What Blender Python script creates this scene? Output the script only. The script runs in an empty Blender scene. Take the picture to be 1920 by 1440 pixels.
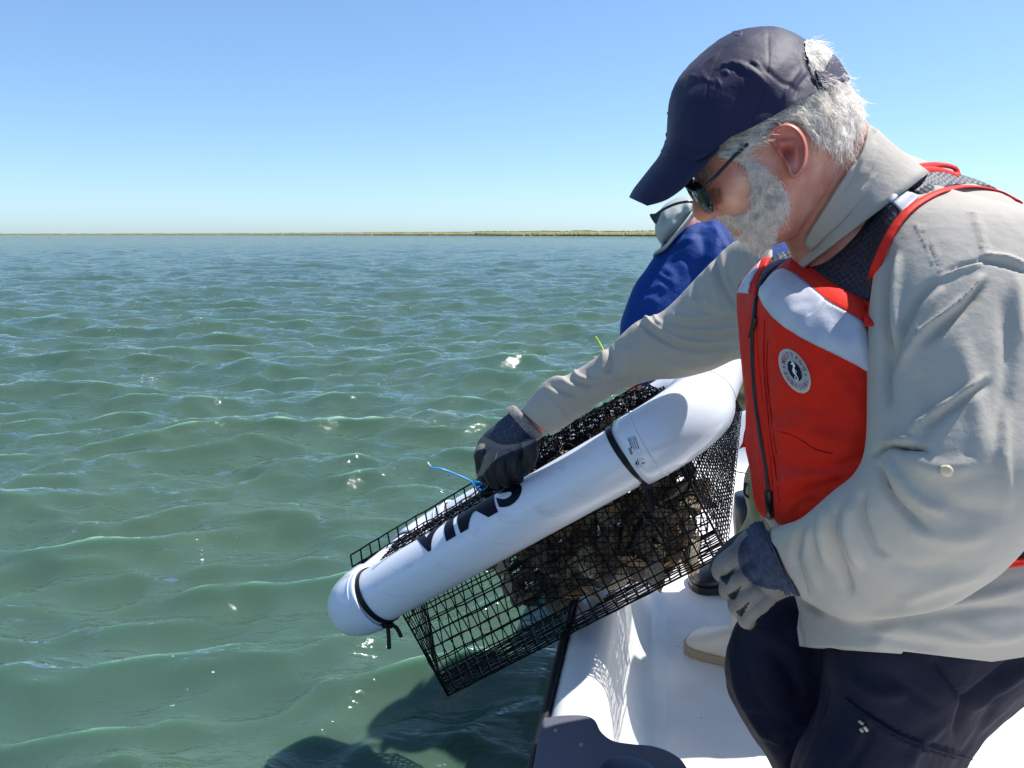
import bpy, bmesh, math, random
import numpy as np
from mathutils import Vector, Matrix, Euler
from mathutils.bvhtree import BVHTree

# ------------------------------------------------------------------ camera, sky, sun, exposure
SC = bpy.context.scene
COL = SC.collection
PITCH = math.radians(11.5)
CAM = np.array([0.0, 0.0, 1.25])
FPX = 1387.0
cam = bpy.data.cameras.new("camera")
cam_o = bpy.data.objects.new("camera", cam)
COL.objects.link(cam_o)
cam_o.location = CAM
cam_o.rotation_euler = (math.radians(90) - PITCH, 0, 0)
cam.sensor_width = 36
cam.lens = 36 * FPX / 1920
cam.clip_start = 0.02
cam.clip_end = 9000
SC.camera = cam_o

SUN_DIR = Vector((0.50, 0.19, 0.86)).normalized()
SUN_EL = math.asin(SUN_DIR.z)
SUN_AZ = math.atan2(SUN_DIR.x, SUN_DIR.y)
world = bpy.data.worlds.new("World")
SC.world = world
world.use_nodes = True
wn = world.node_tree
for n in list(wn.nodes):
    wn.nodes.remove(n)
sky = wn.nodes.new("ShaderNodeTexSky")
sky.sky_type = 'NISHITA'
sky.sun_disc = False
sky.sun_elevation = SUN_EL
sky.sun_rotation = SUN_AZ
sky.altitude = 0
sky.air_density = 0.8
sky.dust_density = 0.5
sky.ozone_density = 4.0
bg = wn.nodes.new("ShaderNodeBackground")
bg.inputs[1].default_value = 0.15
wo = wn.nodes.new("ShaderNodeOutputWorld")
sky_gamma = wn.nodes.new("ShaderNodeGamma")
sky_gamma.inputs[1].default_value = 0.80
wn.links.new(sky.outputs[0], sky_gamma.inputs[0])
sky_wb = wn.nodes.new("ShaderNodeMix")
sky_wb.data_type = 'RGBA'
sky_wb.blend_type = 'MULTIPLY'
sky_wb.inputs[0].default_value = 1.0
sky_wb.inputs[7].default_value = (0.85, 1.03, 1.18, 1)
wn.links.new(sky_gamma.outputs[0], sky_wb.inputs[6])
wn.links.new(sky_wb.outputs[2], bg.inputs[0])
wn.links.new(bg.outputs[0], wo.inputs[0])

sl = bpy.data.lights.new("sun", 'SUN')
sl.energy = 4.8
sl.angle = math.radians(0.53)
sl.color = (1.0, 0.955, 0.89)
sun_o = bpy.data.objects.new("sun", sl)
COL.objects.link(sun_o)
sun_o.rotation_euler = SUN_DIR.to_track_quat('Z', 'Y').to_euler()
SC.view_settings.view_transform = 'Standard'
SC.view_settings.look = 'None'
SC.view_settings.gamma = 1
SC.view_settings.exposure = 0.6
SC.view_settings.use_curve_mapping = False
SC.cycles.max_bounces = 8
SC.cycles.sample_clamp_indirect = 8
rng = np.random.default_rng(7)
random.seed(7)

# ------------------------------------------------------------------ geometry helpers
XH = np.array([1.0, 0, 0])
FH = np.array([0, math.cos(PITCH), -math.sin(PITCH)])
UH = np.array([0, math.sin(PITCH), math.cos(PITCH)])


def P(px, py, d):
    """world point seen at (px,py) of the 1920x1440 photograph at distance d along the optical axis"""
    px, py, d = np.broadcast_arrays(np.asarray(px, float), np.asarray(py, float), np.asarray(d, float))
    x = (px - 960) / FPX * d
    y = (py - 720) / FPX * d
    return CAM + x[..., None] * XH + d[..., None] * FH - y[..., None] * UH


def proj(v):
    r = np.asarray(v, float) - CAM
    d = r @ FH
    return 960 + FPX * (r @ XH) / d, 720 - FPX * (r @ UH) / d, d


def on_plane(px, py, z):
    r = P(px, py, 1.0) - CAM
    t = (z - CAM[2]) / r[..., 2]
    return CAM + r * t[..., None]


def tag(o, label=None, cat=None, group=None, kind=None):
    if label: o["label"] = label
    if cat: o["category"] = cat
    if group: o["group"] = group
    if kind: o["kind"] = kind
    return o


def obj(name, verts, faces, mat, parent=None, smooth=True, mats=None, midx=None):
    me = bpy.data.meshes.new(name)
    me.from_pydata([tuple(map(float, v)) for v in verts], [], [tuple(int(i) for i in f) for f in faces])
    me.update()
    for m in (mats or [mat]):
        me.materials.append(m)
    if smooth:
        me.polygons.foreach_set("use_smooth", [True] * len(me.polygons))
    if midx is not None:
        me.polygons.foreach_set("material_index", [int(i) for i in midx])
    o = bpy.data.objects.new(name, me)
    COL.objects.link(o)
    if parent is not None:
        o.parent = parent
        o.matrix_parent_inverse = Matrix.Translation(-Vector(parent.location))
    return o


def thing(name, label, cat, loc, group=None):
    o = bpy.data.objects.new(name, None)
    COL.objects.link(o)
    o.location = tuple(map(float, loc))
    o.empty_display_size = 0.05
    return tag(o, label, cat, group)


def catmull(pts, n, closed=False):
    p = np.asarray(pts, float)
    m = len(p)
    out = []
    segs = m if closed else m - 1
    for i in range(segs):
        if closed:
            a, b, c, e = p[(i - 1) % m], p[i], p[(i + 1) % m], p[(i + 2) % m]
        else:
            a, b, c, e = p[max(i - 1, 0)], p[i], p[i + 1], p[min(i + 2, m - 1)]
        for t in np.linspace(0, 1, n, endpoint=False):
            out.append(0.5 * ((2 * b) + (-a + c) * t + (2 * a - 5 * b + 4 * c - e) * t * t + (-a + 3 * b - 3 * c + e) * t ** 3))
    if not closed:
        out.append(p[-1])
    return np.array(out)


def seg_dist(q, poly, closed=True):
    """distance, nearest point, signed side, and arc fraction of points q to a polyline"""
    a = poly
    b = np.roll(poly, -1, 0) if closed else poly[1:]
    if not closed:
        a = poly[:-1]
    best = np.full(len(q), 1e18)
    near = np.zeros_like(q)
    side = np.zeros(len(q))
    frac = np.zeros(len(q))
    n = len(a)
    for i in range(n):
        ab = b[i] - a[i]
        L2 = ab @ ab + 1e-12
        t = np.clip(((q - a[i]) @ ab) / L2, 0, 1)
        c = a[i] + t[:, None] * ab
        dd = ((q - c) ** 2).sum(1)
        m = dd < best
        best[m] = dd[m]
        near[m] = c[m]
        r = q - a[i]
        s = np.sign(ab[0] * r[:, 1] - ab[1] * r[:, 0])
        side[m] = s[m]
        frac[m] = ((i + t) / n)[m]
    return np.sqrt(best), near, side, frac


def inside(q, poly):
    x, y = q[:, 0], q[:, 1]
    r = np.zeros(len(q), bool)
    a = poly
    b = np.roll(poly, -1, 0)
    for (x1, y1), (x2, y2) in zip(a, b):
        c = (y1 > y) != (y2 > y)
        r ^= c & (x < (x2 - x1) * (y - y1) / (y2 - y1 + 1e-12) + x1)
    return r


def grid_poly(poly, step):
    x0, y0 = poly.min(0) - step
    x1, y1 = poly.max(0) + step
    nx = int((x1 - x0) / step) + 2
    ny = int((y1 - y0) / step) + 2
    gx, gy = np.meshgrid(x0 + np.arange(nx) * step, y0 + np.arange(ny) * step)
    q = np.stack([gx.ravel(), gy.ravel()], 1)
    ins = inside(q, poly)
    g = ins.reshape(ny, nx)
    cell = g[:-1, :-1] | g[1:, :-1] | g[:-1, 1:] | g[1:, 1:]
    jj, ii = np.nonzero(cell)
    f = np.stack([jj * nx + ii, jj * nx + ii + 1, (jj + 1) * nx + ii + 1, (jj + 1) * nx + ii], 1)
    used = np.unique(f)
    remap = -np.ones(nx * ny, int)
    remap[used] = np.arange(len(used))
    q = q[used]
    ins = ins[used]
    f = remap[f]
    D, near, _, _ = seg_dist(q, poly)
    q = np.where(ins[:, None], q, near)
    D = np.where(ins, D, 0)
    return q, D, f


def inflate(poly, d0, T, R, step=5, pw=2.0, smooth_n=6, tfn=None, back=1.0):
    """a rounded volume whose outline from the front is poly"""
    pl = catmull(poly, smooth_n, True) if smooth_n else np.asarray(poly, float)
    q, D, f = grid_poly(pl, step)
    s = np.clip(D / R, 0, 1)
    t = T * (1 - (1 - s) ** pw) ** (1 / pw)
    if tfn is not None:
        t = tfn(q, D, t)
    dd = d0(q[:, 0], q[:, 1]) if callable(d0) else np.full(len(q), float(d0))
    n = len(q)
    front = P(q[:, 0], q[:, 1], dd - t)
    bk = P(q[:, 0], q[:, 1], dd + t * back)
    bd = D <= 0
    idx = np.arange(n)
    bidx = np.where(bd, idx, idx + n)
    verts = np.vstack([front, bk])
    faces = [tuple(r) for r in f[:, ::-1]] + [tuple(r) for r in bidx[f]]
    return verts, faces


def shell(poly, full, d0, T, R_, step=4, pw=2.1, smooth_n=3, smooth_full=6):
    """part of the inflated shape full that lies inside poly, as an open skin with clean edges"""
    pl = catmull(poly, smooth_n, True)
    pf = catmull(full, smooth_full, True)
    out = ~inside(pl, pf)
    _, nr, _, _ = seg_dist(pl, pf)
    pl = np.where(out[:, None], nr, pl)
    q, D1, f = grid_poly(pl, step)
    Df, near, _, _ = seg_dist(q, pf)
    ins = inside(q, pf)
    q = np.where(ins[:, None], q, near)
    Df = np.where(ins, Df, 0)
    s = np.clip(Df / R_, 0, 1)
    t = T * (1 - (1 - s) ** pw) ** (1 / pw)
    n = len(q)
    idx = np.arange(n)
    bidx = np.where(Df < 0.5, idx, idx + n)
    V = np.vstack([P(q[:, 0], q[:, 1], d0 - t), P(q[:, 0], q[:, 1], d0 + t)])
    F = [tuple(r) for r in f[:, ::-1]] + [tuple(r) for r in bidx[f]]
    F = [t_ for t_ in F if len(set(t_)) >= 3]
    return V, F


def loft(secs, n=6, K=40, pw=2.0, cap=True, scale=1.0):
    """secs: (ax,ay,bx,by,d,k): outline pixels of both edges, distance and depth/width ratio"""
    s = catmull(np.array(secs, float), n)
    V, F = [], []
    th = np.linspace(0, 2 * math.pi, K, endpoint=False)
    cs = np.sign(np.cos(th)) * np.abs(np.cos(th)) ** (2 / pw)
    sn = np.sign(np.sin(th)) * np.abs(np.sin(th)) ** (2 / pw)
    for r in s:
        ax, ay, bx, by, d, k = r
        a, b = P(ax, ay, d), P(bx, by, d)
        c = (a + b) / 2
        u = (a - b) / 2 * scale
        w = c - CAM
        w = w / np.linalg.norm(w)
        w = w - u * (w @ u) / (u @ u)
        w = w / np.linalg.norm(w) * np.linalg.norm(u) * k
        V.append(c + cs[:, None] * u + sn[:, None] * w)
    m = len(V)
    for i in range(m - 1):
        for j in range(K):
            F.append((i * K + j, i * K + (j + 1) % K, (i + 1) * K + (j + 1) % K, (i + 1) * K + j))
    V = np.vstack(V)
    if cap:
        V = np.vstack([V, V[:K].mean(0), V[(m - 1) * K:m * K].mean(0)])
        for j in range(K):
            F.append((m * K, (j + 1) % K, j))
            F.append((m * K + 1, (m - 1) * K + j, (m - 1) * K + (j + 1) % K))
    return V, F


def join(parts):
    V, F, o = [], [], 0
    for v, f in parts:
        V.append(np.asarray(v))
        F += [tuple(int(i) + o for i in t) for t in f]
        o += len(v)
    return np.vstack(V), F


def fuse(parts, voxel, smooth_it=6, smooth_f=0.5):
    """union of overlapping closed pieces into one continuous skin"""
    v, f = join(parts)
    me = bpy.data.meshes.new("tmp")
    me.from_pydata([tuple(x) for x in v], [], f)
    me.update()
    bm = bmesh.new()
    bm.from_mesh(me)
    bmesh.ops.recalc_face_normals(bm, faces=bm.faces)
    bm.to_mesh(me)
    bm.free()
    o = bpy.data.objects.new("tmp", me)
    COL.objects.link(o)
    m = o.modifiers.new("r", 'REMESH')
    m.mode = 'VOXEL'
    m.voxel_size = voxel
    m = o.modifiers.new("s", 'SMOOTH')
    m.factor = smooth_f
    m.iterations = smooth_it
    dg = bpy.context.evaluated_depsgraph_get()
    dg.update()
    me2 = bpy.data.meshes.new_from_object(o.evaluated_get(dg))
    V = np.zeros(len(me2.vertices) * 3)
    me2.vertices.foreach_get("co", V)
    V = V.reshape(-1, 3)
    F = [tuple(p.vertices) for p in me2.polygons]
    bpy.data.objects.remove(o)
    bpy.data.meshes.remove(me)
    bpy.data.meshes.remove(me2)
    return V, F


def vnormals(V, F):
    f4 = np.array([(t[0], t[1], t[2], t[3] if len(t) > 3 else t[2]) for t in F])
    n = np.cross(V[f4[:, 2]] - V[f4[:, 0]], V[f4[:, 3]] - V[f4[:, 1]])
    z = (np.abs(n).sum(1) < 1e-15)
    n[z] = np.cross(V[f4[z, 1]] - V[f4[z, 0]], V[f4[z, 2]] - V[f4[z, 0]])
    N = np.zeros_like(V)
    for k in range(4):
        np.add.at(N, f4[:, k], n)
    return N / (np.linalg.norm(N, axis=1)[:, None] + 1e-12)


def hash_noise(p, scale, seed=0):
    """smooth value noise"""
    q = np.asarray(p) / scale + 100.0 + seed * 17.3
    i = np.floor(q).astype(np.int64)
    f = q - i
    f = f * f * (3 - 2 * f)
    r = 0
    for dx in (0, 1):
        for dy in (0, 1):
            for dz in (0, 1):
                h = (i[:, 0] + dx) * 374761393 + (i[:, 1] + dy) * 668265263 + (i[:, 2] + dz) * 2147483647 + seed * 97531
                h = (h ^ (h >> 13)) * 1274126177
                h = ((h ^ (h >> 16)) & 0xffff) / 65535.0 - 0.5
                w = (f[:, 0] if dx else 1 - f[:, 0]) * (f[:, 1] if dy else 1 - f[:, 1]) * (f[:, 2] if dz else 1 - f[:, 2])
                r = r + h * w
    return r


def folds(V, F, lines, region=None):
    """press creases (polylines with width px and height mm) into the side of a cloth seen from the front"""
    V = V.copy()
    N = vnormals(V, F)
    px, py, d = proj(V)
    q = np.stack([px, py], 1)
    view = (CAM - V)
    view /= np.linalg.norm(view, axis=1)[:, None]
    face = np.clip((N * view).sum(1) * 2.5 + 0.15, 0, 1)
    H = np.zeros(len(V))
    for ln in lines:
        pts, w, amp = ln[0], ln[1], ln[2]
        asym = ln[3] if len(ln) > 3 else 1.0
        pl = catmull(np.array(pts, float), 6)
        lo, hi = pl.min(0) - w * 4, pl.max(0) + w * 4
        m = (q[:, 0] > lo[0]) & (q[:, 0] < hi[0]) & (q[:, 1] > lo[1]) & (q[:, 1] < hi[1]) & (face > 0)
        if not m.any():
            continue
        dist, _, side, fr = seg_dist(q[m], pl, False)
        ww = np.where(side > 0, w * asym, w / asym)
        taper = np.clip(np.minimum(fr, 1 - fr) / 0.22, 0, 1) ** 0.7 * 0.75 + 0.25
        H[m] += amp * 0.001 * np.exp(-(dist / ww) ** 2) * taper
    return V + N * (H * face)[:, None]


def cut(V, F, keep):
    """drop faces whose vertices fail keep, compact"""
    F2 = [t for t in F if all(keep[i] for i in t)]
    used = sorted({i for t in F2 for i in t})
    rm = {u: k for k, u in enumerate(used)}
    return V[used], [tuple(rm[i] for i in t) for t in F2]


def bvh_of(V, F):
    return BVHTree.FromPolygons([tuple(v) for v in V], F)


def cast(bv, px, py):
    r = P(px, py, 1.0) - CAM
    L = np.linalg.norm(r, axis=1)
    out = np.full(len(px), np.nan)
    o = Vector(CAM)
    for i in range(len(px)):
        h = bv.ray_cast(o, Vector(r[i]))
        if h[0] is not None:
            out[i] = h[3] / L[i]
    return out


def drape(poly, bv, off, thick=0.004, rnd=8, step=5, smooth_n=4, relax=6, wob=0.0, seed=0, fallback=None, pw=2.0):
    """a panel of cloth lying on a surface"""
    pl = catmull(poly, smooth_n, True) if smooth_n else np.asarray(poly, float)
    q, D, f = grid_poly(pl, step)
    d = cast(bv, q[:, 0], q[:, 1])
    bad = np.isnan(d)
    if bad.any():
        g = np.where(~bad)[0]
        if len(g) == 0:
            d[:] = fallback
        else:
            for i in np.where(bad)[0]:
                d[i] = d[g[np.argmin(((q[g] - q[i]) ** 2).sum(1))]] + 0.004
    for _ in range(relax):
        acc = np.zeros(len(d)); cnt = np.zeros(len(d))
        for a, b in ((0, 1), (1, 2), (2, 3), (3, 0)):
            np.add.at(acc, f[:, a], d[f[:, b]]); np.add.at(acc, f[:, b], d[f[:, a]])
            np.add.at(cnt, f[:, a], 1); np.add.at(cnt, f[:, b], 1)
        d = np.minimum(0.5 * d + 0.5 * acc / cnt, d + 0.003)
    s = np.clip(D / rnd, 0, 1)
    t = off * (0.25 + 0.75 * (1 - (1 - s) ** pw) ** (1 / pw))
    fr = P(q[:, 0], q[:, 1], d - t)
    if wob:
        t = t + wob * hash_noise(fr, 0.03, seed) * s + 0.5 * wob * hash_noise(fr, 0.012, seed + 1) * s
        fr = P(q[:, 0], q[:, 1], d - t)
    bk = P(q[:, 0], q[:, 1], d + thick)
    n = len(q)
    faces = [tuple(r) for r in f[:, ::-1]] + [tuple(r + n) for r in f]
    # side walls
    from collections import Counter
    ec = Counter()
    for r in f:
        for a in range(4):
            ec[(min(r[a], r[(a + 1) % 4]), max(r[a], r[(a + 1) % 4]))] += 1
    for r in f:
        for a in range(4):
            i, j = r[a], r[(a + 1) % 4]
            if ec[(min(i, j), max(i, j))] == 1:
                faces.append((i, j, j + n, i + n))
    return np.vstack([fr, bk]), faces


def tube(path, r, K=8, cap=True, closed=False, flat=1.0, up=None):
    p = np.asarray(path, float)
    n = len(p)
    rr = np.broadcast_to(np.asarray(r, float), (n,))
    V, F = [], []
    prev = None
    for i in range(n):
        if closed:
            t = p[(i + 1) % n] - p[i - 1]
        else:
            t = p[min(i + 1, n - 1)] - p[max(i - 1, 0)]
        t = t / (np.linalg.norm(t) + 1e-12)
        if prev is None:
            a = np.array([0, 0, 1.0]) if up is None else np.asarray(up, float)
            if abs(a @ t) > 0.95:
                a = np.array([1.0, 0, 0])
        else:
            a = prev
        a = a - t * (a @ t)
        a = a / np.linalg.norm(a)
        b = np.cross(t, a)
        prev = a
        for k in range(K):
            th = 2 * math.pi * k / K
            V.append(p[i] + rr[i] * (math.cos(th) * a * flat + math.sin(th) * b))
    m = n if closed else n - 1
    for i in range(m):
        i2 = (i + 1) % n
        for k in range(K):
            F.append((i * K + k, i * K + (k + 1) % K, i2 * K + (k + 1) % K, i2 * K + k))
    if cap and not closed:
        F.append(tuple(range(K - 1, -1, -1)))
        F.append(tuple((n - 1) * K + k for k in range(K)))
    return np.array(V), F


def tube_px(pts, r, K=8, n=6, **kw):
    s = catmull(np.array(pts, float), n)
    return tube(P(s[:, 0], s[:, 1], s[:, 2]), r, K, **kw)


def drape_line(pts, bv, r, off, K=8, n=8, flat=1.0):
    s = catmull(np.array(pts, float), n)
    d = cast(bv, s[:, 0], s[:, 1])
    g = np.where(~np.isnan(d))[0]
    for i in np.where(np.isnan(d))[0]:
        d[i] = d[g[np.argmin(abs(g - i))]]
    for _ in range(4):
        d[1:-1] = (d[:-2] + d[2:] + 2 * d[1:-1]) / 4
    pp = P(s[:, 0], s[:, 1], d - off)
    return tube(pp, r, K, flat=flat, up=CAM - pp[0])


def box(c, h):
    c = np.asarray(c, float); h = np.asarray(h, float)
    V = [c + h * np.array(s) for s in ((-1, -1, -1), (1, -1, -1), (1, 1, -1), (-1, 1, -1), (-1, -1, 1), (1, -1, 1), (1, 1, 1), (-1, 1, 1))]
    F = [(0, 3, 2, 1), (4, 5, 6, 7), (0, 1, 5, 4), (1, 2, 6, 5), (2, 3, 7, 6), (3, 0, 4, 7)]
    return np.array(V), F


# ------------------------------------------------------------------ materials
def mat(name, col, rough=0.6, bump=None, var=0.0, vscale=20, col2=None, spec=0.5, sss=0, metal=0, coat=0, stretch=None, sheen=0, detail=4):
    m = bpy.data.materials.new(name)
    m.use_nodes = True
    nt = m.node_tree
    b = nt.nodes["Principled BSDF"]
    b.inputs["Base Color"].default_value = (*col, 1)
    b.inputs["Roughness"].default_value = rough
    b.inputs["Specular IOR Level"].default_value = spec
    b.inputs["Metallic"].default_value = metal
    b.inputs["Coat Weight"].default_value = coat
    if sheen:
        b.inputs["Sheen Weight"].default_value = sheen
    if sss:
        b.inputs["Subsurface Weight"].default_value = sss
        b.inputs["Subsurface Radius"].default_value = (1.0, 0.35, 0.2)
        b.inputs["Subsurface Scale"].default_value = 0.006
    tc = nt.nodes.new("ShaderNodeTexCoord")
    if var or col2:
        nz = nt.nodes.new("ShaderNodeTexNoise")
        nz.inputs["Scale"].default_value = vscale
        nz.inputs["Detail"].default_value = detail
        nt.links.new(tc.outputs["Object"], nz.inputs["Vector"])
        mx = nt.nodes.new("ShaderNodeMix")
        mx.data_type = 'RGBA'
        rp = nt.nodes.new("ShaderNodeMapRange")
        rp.inputs[1].default_value = 0.35
        rp.inputs[2].default_value = 0.65
        nt.links.new(nz.outputs[0], rp.inputs[0])
        nt.links.new(rp.outputs[0], mx.inputs[0])
        c2 = col2 or tuple(c * (1 - var) for c in col)
        mx.inputs[6].default_value = (*col, 1)
        mx.inputs[7].default_value = (*c2, 1)
        nt.links.new(mx.outputs[2], b.inputs["Base Color"])
    if bump:
        prev = None
        for (sc, st, dist) in bump:
            nz = nt.nodes.new("ShaderNodeTexNoise")
            nz.inputs["Scale"].default_value = sc
            nz.inputs["Detail"].default_value = 5
            src = tc.outputs["Object"]
            if stretch:
                mp = nt.nodes.new("ShaderNodeMapping")
                mp.inputs["Scale"].default_value = stretch
                nt.links.new(src, mp.inputs[0])
                src = mp.outputs[0]
            nt.links.new(src, nz.inputs["Vector"])
            bp = nt.nodes.new("ShaderNodeBump")
            bp.inputs["Strength"].default_value = st
            bp.inputs["Distance"].default_value = dist
            nt.links.new(nz.outputs[0], bp.inputs["Height"])
            if prev:
                nt.links.new(prev.outputs[0], bp.inputs["Normal"])
            prev = bp
        nt.links.new(prev.outputs[0], b.inputs["Normal"])
    return m


M = {}
M['shirt'] = mat("shirt_cloth", (0.43, 0.395, 0.345), 0.75, bump=[(30, 0.35, 0.006), (75, 0.3, 0.0025), (700, 0.3, 0.0004)], var=0.06, vscale=8, spec=0.25)
M['vest'] = mat("vest_red", (0.68, 0.020, 0.008), 0.62, bump=[(14, 0.5, 0.014), (60, 0.3, 0.003)], var=0.12, vscale=9, spec=0.12)
M['vest_trim'] = mat("vest_trim_red", (0.68, 0.025, 0.014), 0.6, bump=[(90, 0.5, 0.002)], spec=0.15)
M['reflect'] = mat("reflective_tape", (0.50, 0.52, 0.58), 0.45, bump=[(22, 0.4, 0.008), (400, 0.3, 0.001)], col2=(0.38, 0.40, 0.47), vscale=14)
M['navy'] = mat("navy_cap", (0.016, 0.015, 0.050), 0.6, bump=[(40, 0.35, 0.005), (600, 0.2, 0.0006)], spec=0.22, sheen=0.05, var=0.2, vscale=15)
M['trousers'] = mat("navy_trousers", (0.008, 0.009, 0.024), 0.8, bump=[(12, 0.5, 0.014), (50, 0.25, 0.003)], spec=0.2, var=0.2, vscale=10)
M['skin'] = mat("skin", (0.66, 0.33, 0.235), 0.5, bump=[(60, 0.25, 0.003), (300, 0.25, 0.0008)], col2=(0.55, 0.19, 0.13), vscale=34, sss=0.10)
M['skin_ear'] = mat("ear_skin", (0.60, 0.22, 0.16), 0.45, bump=[(90, 0.2, 0.002)], col2=(0.50, 0.13, 0.09), vscale=40, sss=0.25)
M['hair'] = mat("white_hair", (0.97, 0.91, 0.84), 0.5, var=0.3, vscale=120)


def hair_shader(m):
    nt = m.node_tree
    b = nt.nodes["Principled BSDF"]
    src = b.inputs["Base Color"].links[0].from_socket
    tr = nt.nodes.new("ShaderNodeBsdfTranslucent")
    nt.links.new(src, tr.inputs[0])
    ms = nt.nodes.new("ShaderNodeMixShader")
    ms.inputs[0].default_value = 0.5
    nt.links.new(b.outputs[0], ms.inputs[1])
    nt.links.new(tr.outputs[0], ms.inputs[2])
    nt.links.new(ms.outputs[0], nt.nodes["Material Output"].inputs[0])


hair_shader(M['hair'])
M['hairbase'] = mat("grey_hair_base", (0.84, 0.80, 0.75), 0.8, bump=[(160, 0.8, 0.004)], var=0.3, vscale=60)
M['beardbase'] = mat("beard_base", (0.88, 0.66, 0.57), 0.8, bump=[(200, 0.8, 0.003)], var=0.25, vscale=60)
M['black'] = mat("black_plastic", (0.008, 0.008, 0.01), 0.4)
M['blackmesh'] = mat("black_wire", (0.004, 0.004, 0.006), 0.4, spec=0.12)
M['frame'] = mat("glasses_frame", (0.006, 0.006, 0.007), 0.25)
M['lens'] = mat("dark_lens", (0.01, 0.01, 0.012), 0.06)
M['pvc'] = mat("white_pvc", (0.72, 0.74, 0.80), 0.22, bump=[(6, 0.1, 0.004)])
M['fitting'] = mat("white_fitting", (0.68, 0.71, 0.80), 0.13, bump=[(12, 0.08, 0.003)])
M['ink'] = mat("black_ink", (0.006, 0.007, 0.016), 0.5, spec=0.12)
M['tie'] = mat("black_tie", (0.006, 0.006, 0.010), 0.35, spec=0.2)
M['bluetie'] = mat("blue_tie", (0.01, 0.22, 0.62), 0.3)
M['yellow'] = mat("yellow_tie", (0.6, 0.75, 0.02), 0.4)
M['boat'] = mat("white_gelcoat", (0.77, 0.765, 0.755), 0.32, var=0.10, vscale=9, bump=[(40, 0.12, 0.002)])
M['rub'] = mat("rub_rail", (0.012, 0.013, 0.016), 0.5, bump=[(60, 0.2, 0.002)])
M['greyplastic'] = mat("grey_plastic", (0.10, 0.105, 0.135), 0.45, bump=[(300, 0.15, 0.001)], var=0.08, vscale=20)
M['jacket'] = mat("blue_jacket", (0.004, 0.038, 0.20), 0.65, bump=[(9, 0.5, 0.02), (25, 0.4, 0.008)], spec=0.15)
M['hat'] = mat("grey_hat", (0.36, 0.39, 0.38), 0.8, bump=[(20, 0.4, 0.008)])
M['olive'] = mat("olive_cloth", (0.10, 0.12, 0.05), 0.8, bump=[(14, 0.5, 0.012)])
M['camo'] = mat("camo_cloth", (0.16, 0.17, 0.09), 0.85, bump=[(20, 0.5, 0.01)], col2=(0.04, 0.06, 0.03), vscale=28)
M['boot_black'] = mat("black_rubber", (0.012, 0.012, 0.013), 0.35, bump=[(20, 0.3, 0.005)])
M['boot_white'] = mat("white_rubber", (0.66, 0.62, 0.54), 0.45, bump=[(20, 0.3, 0.005)])
M['sole'] = mat("tan_sole", (0.38, 0.29, 0.18), 0.6)
M['coating'] = mat("glove_coating", (0.19, 0.17, 0.155), 0.65, bump=[(50, 0.4, 0.004), (400, 0.2, 0.001)], var=0.2, vscale=25)
M['knit'] = mat("glove_knit", (0.045, 0.062, 0.11), 0.9, bump=[(500, 0.7, 0.002)], var=0.45, vscale=180)
M['knitlight'] = mat("glove_knit_light", (0.27, 0.26, 0.25), 0.9, bump=[(500, 0.8, 0.002)], var=0.4, vscale=220)
M['blackrub'] = mat("glove_black", (0.006, 0.006, 0.009), 0.55, bump=[(60, 0.3, 0.003)])
M['button'] = mat("pearl_button", (0.55, 0.46, 0.33), 0.2)
M['patch'] = mat("patch_grey", (0.36, 0.38, 0.38), 0.6, bump=[(600, 0.4, 0.0008)])
M['patch_rim'] = mat("patch_rim", (0.50, 0.47, 0.38), 0.6)
M['patch_red'] = mat("patch_red", (0.45, 0.02, 0.05), 0.6)
M['patch_white'] = mat("patch_white", (0.7, 0.75, 0.72), 0.5)
M['shirtseam'] = M['shirt']


def mesh_fabric(name, col, hole, scale):
    """knitted mesh cloth: a lattice of raised threads"""
    m = mat(name, col, 0.55)
    nt = m.node_tree
    b = nt.nodes["Principled BSDF"]
    tc = nt.nodes.new("ShaderNodeTexCoord")
    mp = nt.nodes.new("ShaderNodeMapping")
    mp.inputs["Rotation"].default_value = (0.3, 0.6, 0.5)
    nt.links.new(tc.outputs["Object"], mp.inputs[0])
    vo = nt.nodes.new("ShaderNodeTexVoronoi")
    vo.inputs["Scale"].default_value = scale
    vo.inputs["Randomness"].default_value = 0.25
    nt.links.new(mp.outputs[0], vo.inputs["Vector"])
    rp = nt.nodes.new("ShaderNodeMapRange")
    rp.inputs[1].default_value = 0.25
    rp.inputs[2].default_value = 0.55
    nt.links.new(vo.outputs["Distance"], rp.inputs[0])
    mx = nt.nodes.new("ShaderNodeMix")
    mx.data_type = 'RGBA'
    mx.inputs[6].default_value = (*hole, 1)
    mx.inputs[7].default_value = (*col, 1)
    nt.links.new(rp.outputs[0], mx.inputs[0])
    nt.links.new(mx.outputs[2], b.inputs["Base Color"])
    bp = nt.nodes.new("ShaderNodeBump")
    bp.inputs["Strength"].default_value = 0.9
    bp.inputs["Distance"].default_value = 0.002
    nt.links.new(vo.outputs["Distance"], bp.inputs["Height"])
    nt.links.new(bp.outputs[0], b.inputs["Normal"])
    return m


M['meshcloth'] = mesh_fabric("vest_mesh", (0.022, 0.026, 0.045), (0.003, 0.004, 0.007), 190)


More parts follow.
